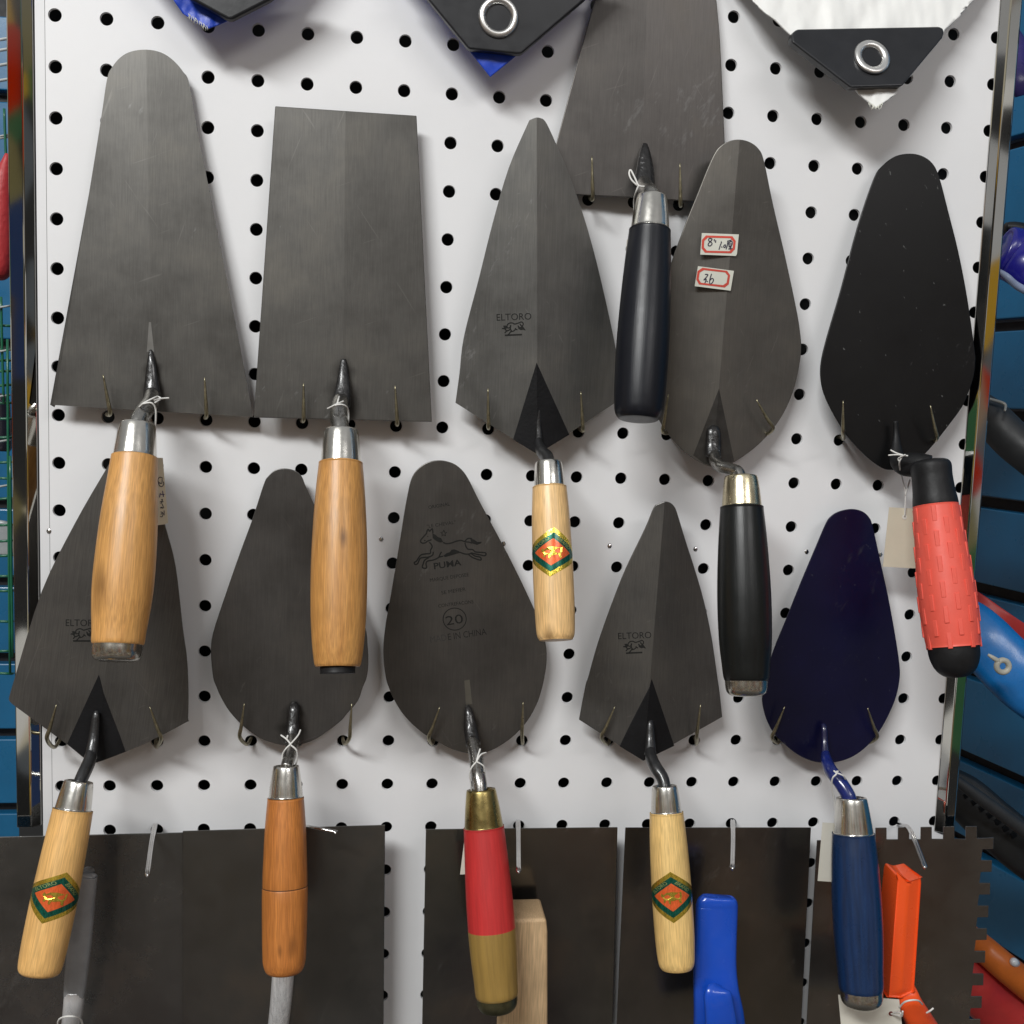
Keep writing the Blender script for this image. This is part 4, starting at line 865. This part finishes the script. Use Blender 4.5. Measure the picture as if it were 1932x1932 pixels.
def grommet(x, y, h, ro, ri, parent, slope=0):
    c = P(x, y, h); R = rad(c, 2 * ro); r = rad(c, 2 * ri); mb = MB(); n = 48
    pr = [(R, -.0005), (R * .985, .0008), (R * .93, .0016), (R * .80, .0020), (r + (R - r) * .35, .0018), (r + (R - r) * .1, .0008), (r, -.0008), (r * .98, -.0030)]
    vs = [c + Vector((a * math.cos(2 * math.pi * j / n), -b + slope * a * math.sin(2 * math.pi * j / n), a * math.sin(2 * math.pi * j / n))) for a, b in pr for j in range(n)]
    mb.add(vs, [(i * n + j, i * n + (j + 1) % n, (i + 1) * n + (j + 1) % n, (i + 1) * n + j) for i in range(len(pr) - 1) for j in range(n)], 0, True)
    mb.build('grommet', plain('aluminium_grommet', (.80, .79, .77), .34, metal=1, var=.06), parent)
BLUET = plain('blue_tarp', (.010, .055, .48), .42, var=.2, scale=90, bump=.6, bscale=170)
WHT = plain('white_tarp', (.82, .82, .80), .45, var=.03, scale=40, bump=.12, bscale=160)
CORN = plain('black_corner_plastic', (.011, .012, .015), .36, var=.2, scale=40, bump=.15, bscale=120)
def corner_piece(pts, h, th, parent, bw=.0016, tilt=0):
    mb = MB(); prism(mb, [P(x, y, h + tilt * (y - 100)) for x, y in pts], Vector((0, th, 0))); o = mb.build('corner_piece', CORN, parent); bevel(o, bw, 4, 25); return o
T = thing('tarpaulin_corner', 'frayed blue tarpaulin corner with black plastic edge at upper left', 'tarpaulin', P(430, -120, .03), 'tarpaulin corners')
cloth('cloth', [(60, -330), (327, 0), (345, 26), (372, 44), (392, 55), (413, 47), (436, 37), (520, -10), (760, -330)], .026, BLUET, T, .0015)
corner_piece([(330, -60), (354, -5), (431, 37), (439, 36), (509, 0), (560, -35), (590, -60)], .034, .006, T)
mb = MB()
for i in range(16):
    x = 356 + i * 2.2 + random.uniform(-1, 1); y = 26 + i * 1.5; l = random.uniform(6, 14)
    tube_px(mb, [(x, y, .0275, 1.3), (x + random.uniform(-2, 4), y + l * .6, .029, 1.2), (x + random.uniform(-2, 5), y + l, .028, .8)], 4, 6)
fr = mb.build('frayed_threads', plain('raw_thread', (.62, .62, .52), .8), T); fr['kind'] = 'stuff'
T = thing('tarpaulin_corner', 'blue tarpaulin tip below black corner piece with steel grommet, top centre', 'tarpaulin', P(940, -120, .03), 'tarpaulin corners')
cloth('cloth', [(610, -250), (883.6, 88), (886, 97), (925, 145.5), (977, 103), (983, 96), (1130, -45), (1130, -250)], .026, BLUET, T, .001)
corner_piece([(764, -60), (809, 0), (883.6, 91), (887, 92.5), (975, 101.5), (984, 101), (1102, 0), (1165, -60)], .033, .006, T)
grommet(940.5, 32.4, .0335, 38, 23.5, T)
T = thing('tarpaulin_corner', 'white tarpaulin corner in black plastic piece with grommet, top right', 'tarpaulin', P(1650, -120, .03), 'tarpaulin corners')
cloth('cloth', [(1130, -300), (1418.8, 0), (1440, 22), (1462, 38), (1480, 56), (1495, 70), (1530, 100), (1605.6, 158), (1620, 178), (1640, 194), (1653.6, 205), (1668, 194), (1690, 178), (1704, 157), (1768, 80), (1781, 60), (1800, 38), (1815, 24), (1835.5, 0), (2110, -300)], .031, WHT, T, .0034, 22, .001, 6, 3.5, .00013)
corner_piece([(1504.7, 54.6), (1772.6, 49.6), (1780, 53), (1782, 60), (1779, 71), (1703, 162), (1605.6, 165), (1495, 79.4), (1494, 70), (1497, 60)], .038, .008, T, .0028, .00013)
grommet(1645.3, 107.5, .0395, 35, 19, T, .40)

mb = MB()
for i in range(14):
    x = 1640 + i * 1.9; y = 192 + 10 * (1 - abs(i - 7) / 7); l = random.uniform(4, 11); hh = .044
    tube_px(mb, [(x, y, hh, 1.5), (x + random.uniform(-3, 2), y + l * .6, hh + .001, 1.3), (x + random.uniform(-4, 3), y + l, hh, .8)], 4, 6)
fr = mb.build('frayed_threads', plain('white_thread', (.70, .70, .62), .8), T); fr['kind'] = 'stuff'
# ------------------------------------------------------------------ paper tags on strings
def card(pts, h, mat, slots=(), th=.0003, bend=0):
    mb = MB(); ps = [P(x, y, h + (bend if i in (1, 2) else 0)) for i, (x, y) in enumerate(pts)]; prism(mb, ps, Vector((0, th, 0)), 0); return mb
def strings(name_or_parent, runs, r=.00055, label=None):
    mb = MB()
    for run in runs: wire(mb, [P(*p) for p in run], r, 6, 6)
    if label: return tag(mb.build('string_tie', STRING), label, 'string', 'white cotton string ties')
    return mb.build('string', STRING, name_or_parent)
# round-topped trowel
T = thing('price_tag', 'cream paper tag with handwriting, tied to the round-topped trowel behind its handle', 'tag', P(300, 925, .035), 'paper price tags')
mb = card([(262, 862), (307, 864), (317, 986), (312, 989), (268, 995)], .035, PAPER)
Z = lambda p: (281.1 + .0827 * p[0], 843.3 + .0827 * p[1]); sf = lambda x, y, l: P(x, y, .0352)
for i, s_ in enumerate(([(320, 715), (250, 690), (205, 740), (215, 800), (290, 830), (300, 730)], [(330, 790), (335, 850), (290, 905), (240, 880), (215, 810)], [(310, 1000), (330, 1140)], [(240, 1080), (355, 1085)], [(260, 1050), (240, 1150)], [(250, 1250), (330, 1250)], [(280, 1210), (310, 1200), (270, 1300)],
           [(300, 1300), (330, 1370)], [(255, 1390), (345, 1385)], [(270, 1370), (320, 1400)], [(345, 1450), (345, 1560)], [(265, 1480), (310, 1500), (270, 1540)], [(255, 1585), (300, 1590), (325, 1510)])):
    stroke(mb, [Z(p) for p in s_], 1.5, sf, 0, 2 if i in (2, 3, 4) else 1, 4)
mb.build('card', [PAPER, PEN, PENV], T)
strings(T, [[(263, 768, .048), (272, 760, .050), (290, 751, .046), (297, 748, .040)], [(290, 755, .046), (305, 752, .041), (319, 751, .039)], [(270, 762, .050), (285, 760, .050), (293, 770, .048), (294, 790, .046), (292, 820, .042), (290, 866, .0355)], [(297, 748, .040), (303, 752, .041), (292, 760, .046)]])
strings(None, [[(618, 771, .046), (628, 766, .050), (636, 762, .050), (648, 757, .046)], [(626, 768, .048), (640, 763, .052), (652, 766, .050), (657, 776, .046), (657, 795, .044), (652, 812, .044)], [(636, 762, .050), (640, 748, .043)]], label='white string tied round the shank of the rectangular trowel')
# large trowel
T = thing('price_tag', 'sliver of cream tag left of the black handle under the upper ferrule', 'tag', P(1185, 470, .030), 'paper price tags')
card([(1183, 452), (1196, 453), (1200, 495), (1180, 488)], .030, PAPER).build('card', PAPER, T)
strings(T, [[(1205, 352, .045), (1192, 340, .044), (1187, 328, .042), (1190, 321, .041), (1199, 338, .044), (1205, 350, .046), (1216, 352, .048)], [(1205, 350, .048), (1200, 362, .047), (1196, 380, .040), (1197, 410, .034), (1193, 455, .0305)]])
# black trowel with red grip
T = thing('price_tag', 'blank cream tag hanging left of the coral red grip', 'tag', P(1700, 1015, .030), 'paper price tags')
mb = card([(1677.7, 957), (1735, 960), (1737, 1073), (1665.8, 1069)], .030, PAPER); mb.build('card', PAPER, T)
mb = MB(); decal(mb, [(1706.5 + 4.6 * math.cos(a * math.pi / 10), 975.5 + 4.6 * math.sin(a * math.pi / 10)) for a in range(20)], lambda x, y, l: P(x, y, .0303), 0); mb.build('eyelet', plain('eyelet_white', (.80, .78, .70), .6), T)
strings(T, [[(1708, 858, .058), (1695, 865, .052), (1697, 870, .052)], [(1680, 849, .050), (1692, 855, .052), (1708, 860, .056)], [(1676, 859, .049), (1692, 858, .052), (1713, 860, .058)], [(1702, 862, .054), (1697, 872, .052), (1698, 885, .046), (1703, 905, .036), (1708, 928, .033), (1708, 950, .0325), (1707, 974, .0308)], [(1717, 905, .036), (1711, 925, .034), (1708, 934, .033)]], .0005)
strings(None, [[(530, 1387, .046), (541, 1395, .050), (549, 1405, .052)], [(567, 1377, .045), (562, 1388, .048), (549, 1403, .052)], [(549, 1404, .052), (540, 1412, .052), (533, 1424, .050), (533, 1440, .050)], [(549, 1406, .052), (559, 1415, .052), (561, 1428, .050), (558, 1444, .048)], [(541, 1395, .050), (543, 1387, .049)]], label='white string knotted on the shank of the grooved-handle trowel')
# horse trowel
T = thing('price_tag', 'white tag edge peeking out left of the red handle', 'tag', P(872, 1610, .048), 'paper price tags')
card([(877, 1578), (905, 1575), (904, 1648), (868, 1650)], .048, PAPERW).build('card', PAPERW, T)
strings(T, [[(899, 1437, .056), (890, 1448, .056), (886, 1462, .054), (889, 1485, .052), (889, 1530, .050), (886, 1580, .0485)], [(899, 1437, .057), (912, 1445, .056), (914, 1456, .054)], [(899, 1437, .057), (902, 1425, .053), (906, 1413, .049)], [(899, 1437, .057), (907, 1424, .053), (917, 1420, .049)]])
# navy trowel
T = thing('price_tag', 'white tag behind the blue painted handle, left side showing', 'tag', P(1560, 1610, .050), 'paper price tags')
card([(1552, 1552), (1590, 1554), (1586, 1665), (1542.8, 1662)], .050, PAPERW).build('card', PAPERW, T)
strings(T, [[(1573, 1454, .058), (1578, 1460, .060), (1571, 1468, .059), (1569, 1485, .055), (1574, 1510, .052), (1578, 1556, .0505)], [(1578, 1458, .060), (1590, 1463, .060), (1595, 1470, .057)], [(1578, 1456, .060), (1582, 1455, .059)]])
# notched float
T = thing('price_tag', 'large white tag tied to the orange handle at the bottom edge', 'tag', P(1640, 1930, .070), 'paper price tags')
mb = card([(1581.5, 1877), (1696.5, 1886), (1708, 1990), (1592, 1990)], .068, PAPERW); mb.build('card', PAPERW, T)
mb = MB(); decal(mb, [(1681 + 4.3 * math.cos(a * math.pi / 10), 1912.5 + 4.3 * math.sin(a * math.pi / 10)) for a in range(20)], lambda x, y, l: P(x, y, .0683), 0); mb.build('eyelet', plain('eyelet_red', (.16, .02, .015), .6), T)
strings(T, [[(1681, 1912.5, .069), (1691, 1915, .073), (1701, 1917, .078), (1703, 1908, .082)], [(1697, 1901, .078), (1706, 1891, .084), (1720, 1887, .086), (1733, 1888, .083), (1740, 1895, .074)], [(1748, 1911, .076), (1755, 1907, .078), (1761, 1902, .078)], [(1682, 1913, .069), (1692, 1910, .074), (1700, 1912, .079)]], .0006)
strings(None, [[(109, 1932, .068), (112, 1923, .074), (124, 1918, .080), (140, 1918, .080), (152, 1923, .074), (156, 1934, .066)]], .0006, label='white string looped round the grey float shank at the bottom edge')

# ------------------------------------------------------------------ goods on the side walls
def capsule_tool(name, label, cat, parts):
    T = thing(name, label, cat, P(parts[0][1][0][0], parts[0][1][0][1], parts[0][1][0][2]))
    for nm, pts, mat, kw in parts:
        mb = MB(); tube_px(mb, pts, 6, 24, 0, **kw); mb.build(nm, mat, T)
    return T
YR = Vector((0, -1, 0))
dk = plain('dark_grey_rubber', (.030, .032, .034), .5, var=.2, bump=.2); bk2 = plain('black_plastic', (.010, .011, .012), .45, var=.2, bump=.2)
capsule_tool('tool_handle', 'indigo plastic tool handle at the right edge', 'handle', [
    ('body', [(1889, 470, -.16, 60), (1893, 472, -.16, 90), (1915, 482, -.16, 104), (1950, 498, -.15, 108), (2010, 520, -.15, 110)], plain('indigo_plastic', (.020, .018, .30), .25, coat=.4), dict(ref=YR, flat=.6)),
    ('pale_edge', [(1887, 512, -.15, 8), (1900, 522, -.14, 12), (1920, 540, -.14, 14), (1960, 560, -.14, 16)], plain('pale_blue_trim', (.35, .42, .60), .3), {}),
    ('collar', [(1897, 428, -.17, 16), (1920, 432, -.17, 26), (1990, 450, -.17, 30)], bk2, {})])
capsule_tool('tube_handle', 'dark grey tube slanting down beside the right frame post', 'tool', [
    ('tube', [(1830, 762, -.20, 66), (1870, 790, -.20, 70), (1910, 830, -.19, 74), (1950, 860, -.18, 78), (2010, 905, -.18, 80)], dk, dict(ref=YR)),
    ('clip', [(1865, 752, -.18, 5), (1895, 762, -.18, 6), (1896, 775, -.17, 4)], plain('clear_plastic_clip', (.3, .3, .28), .2), {})])
capsule_tool('red_strap', 'flat red strap slanting above the blue handle at right', 'strap', [('strap', [(1815, 1118, -.17, 34), (1850, 1140, -.17, 34), (1900, 1176, -.16, 36), (1990, 1238, -.16, 40)], plain('red_strap_plastic', (.42, .03, .025), .4), dict(ref=YR, flat=.25, power=4))])
T = capsule_tool('blue_handle', 'bright blue plastic handle with white hanging loop right of the red grip', 'handle', [
    ('body', [(1800, 1140, -.16, 30), (1815, 1160, -.16, 80), (1850, 1200, -.15, 104), (1890, 1245, -.14, 112), (1940, 1290, -.13, 118), (2000, 1330, -.13, 120)], plain('azure_plastic', (.010, .17, .50), .28, coat=.3), dict(ref=YR, flat=.5, power=2.6))])
mb = MB(); cx, cy = 1892, 1257
tube_px(mb, [(cx + 11.5 * math.cos(a * math.pi / 12), cy + 11.5 * math.sin(a * math.pi / 12), -.085, 11) for a in range(25)], 1, 10, 0, cap=False)
tube_px(mb, [(cx - 9, cy - 10, -.085, 10), (cx - 20, cy - 17, -.085, 8), (cx - 28, cy - 22, -.087, 5)], 4, 10)
mb.build('hanging_loop', plain('ivory_plastic', (.55, .53, .45), .4), T)
T = capsule_tool('perforated_tool', 'black tool with dotted side slanting behind the notched float', 'tool', [
    ('body', [(1770, 1470, -.20, 60), (1815, 1500, -.20, 84), (1870, 1550, -.19, 92), (1930, 1600, -.18, 96), (2000, 1650, -.18, 98)], bk2, dict(ref=YR, flat=.6, power=3)),
    ('grey_rib', [(1790, 1462, -.155, 18), (1850, 1506, -.15, 24), (1910, 1550, -.145, 26), (1990, 1606, -.14, 28)], dk, {})])
dm = MB(); box(dm, (0, 0, 0), Vector((.0022, 0, .0015)), Vector((0, .0012, 0)), Vector((-.0012, 0, .0022))); dme = dm.mesh('dot', [plain('dot_black', (.003, .003, .003), .7)])
for i in range(7):
    p = P(1822 + 15 * i, 1500 + 12.5 * i, -.166); o = link('dot', dme, None, Matrix.Translation(p)); adopt(o, T)
capsule_tool('orange_tube', 'orange tubular handle in the lower right corner', 'handle', [('body', [(1800, 1745, -.16, 44), (1850, 1785, -.16, 50), (1900, 1828, -.15, 54), (1990, 1900, -.15, 58)], plain('orange_paint', (.50, .12, .014), .35), dict(ref=YR))])
capsule_tool('red_tool', 'red plastic body in the lower right corner under the orange tube', 'tool', [('body', [(1790, 1800, -.18, 90), (1840, 1850, -.17, 110), (1890, 1890, -.17, 120), (1990, 1975, -.16, 130)], plain('red_plastic', (.48, .03, .03), .33, coat=.2), dict(ref=YR, flat=.5))])
capsule_tool('wall_peg', 'small clear-tipped steel peg on the blue wall at lower right', 'peg', [('rod', [(1950, 1848, -.22, 9), (1930, 1828, -.18, 9), (1918, 1819, -.15, 9)], CHROMEW, {}), ('tip', [(1920, 1821, -.152, 6), (1917, 1818, -.147, 15), (1913, 1815, -.14, 16), (1911, 1813, -.138, 6)], plain('clear_tip', (.6, .62, .65), .15), {})])
# left: green basket, white wires, red rubber grip
T = thing('wire_basket', 'green coated wire basket against the blue wall at the left edge', 'basket', P(5, 1100, -.25))
gw = plain('green_coated_wire', (.012, .13, .065), .35, coat=.2); ww = plain('white_coated_wire', (.62, .64, .62), .35)
for y in (615, 660, 680, 700, 726, 760, 790, 825, 872, 903, 940, 990, 1020, 1048, 1087, 1115, 1173, 1228, 1271):
    s_ = random.uniform(-4, 6); mb = MB(); tube_px(mb, [(-60, y + s_, -.25, 5.0), (-10, y + s_ * .4, -.25, 5.0), (20, y, -.25, 5.0), (26, y - 1, -.27, 3.6)], 3, 8); mb.build('wire', gw, T)
for x, y0, y1 in ((8, 205, 330), (14, 640, 1270), (2, 560, 760), (19, 860, 1240)):
    mb = MB(); tube_px(mb, [(x, y0, -.245, 5), (x + 2, (y0 + y1) / 2, -.245, 5), (x + 5, y1, -.245, 5)], 3, 8); mb.build('upright', gw, T)
RK = thing('wire_rack', 'white coated wire rack ends crossing the left edge', 'rack', P(0, 400, -.24))
for i, y in enumerate((72, 92, 120, 149, 254, 258, 331, 577, 660, 745, 830, 915)):
    mb = MB(); tube_px(mb, [(-50, y + 14, -.24, 4.2 if y > 200 else 6), (-10, y + 5, -.24, 4.2 if y > 200 else 6), (19, y, -.25, 4.2 if y > 200 else 6)], 3, 8)
    mb.build('wire', ww, RK)
capsule_tool('red_rubber_grip', 'textured red rubber grip hanging at the left edge', 'grip', [('body', [(14, 290, -.22, 8), (6, 340, -.22, 34), (2, 400, -.22, 46), (0, 460, -.22, 52), (-4, 510, -.22, 48), (-8, 526, -.22, 20)], plain('red_knobbed_rubber', (.50, .04, .045), .5, bump=1.0, bscale=260), dict(ref=YR))])

def goods(name, label, cat, pts, mat, **kw): return capsule_tool(name, label, cat, [('body', pts, mat, dict(ref=YR, **kw))])
goods('violet_pouch', 'dark violet pouch in the upper right corner', 'pouch', [(1915, 60, -.16, 20), (1920, 90, -.16, 40), (1926, 150, -.15, 52), (1930, 180, -.15, 30)], plain('violet_vinyl', (.04, .03, .16), .3, bump=.5, bscale=120), flat=.5)
goods('shelf_bottle', 'dark bottle standing behind the green basket at the left edge', 'bottle', [(2, 742, -.34, 12), (2, 755, -.34, 30), (3, 800, -.34, 34), (4, 845, -.34, 34), (4, 850, -.34, 20)], plain('dark_bottle', (.02, .02, .03), .2, coat=.5))  # a dark bottle shape behind the basket wires
goods('white_packet', 'small pale packet behind the green basket, left edge below the middle', 'packet', [(6, 985, -.33, 20), (6, 990, -.33, 34), (7, 1040, -.33, 36), (7, 1046, -.33, 20)], plain('pale_packet', (.35, .37, .38), .25, bump=.6, bscale=90), flat=.3, power=4)
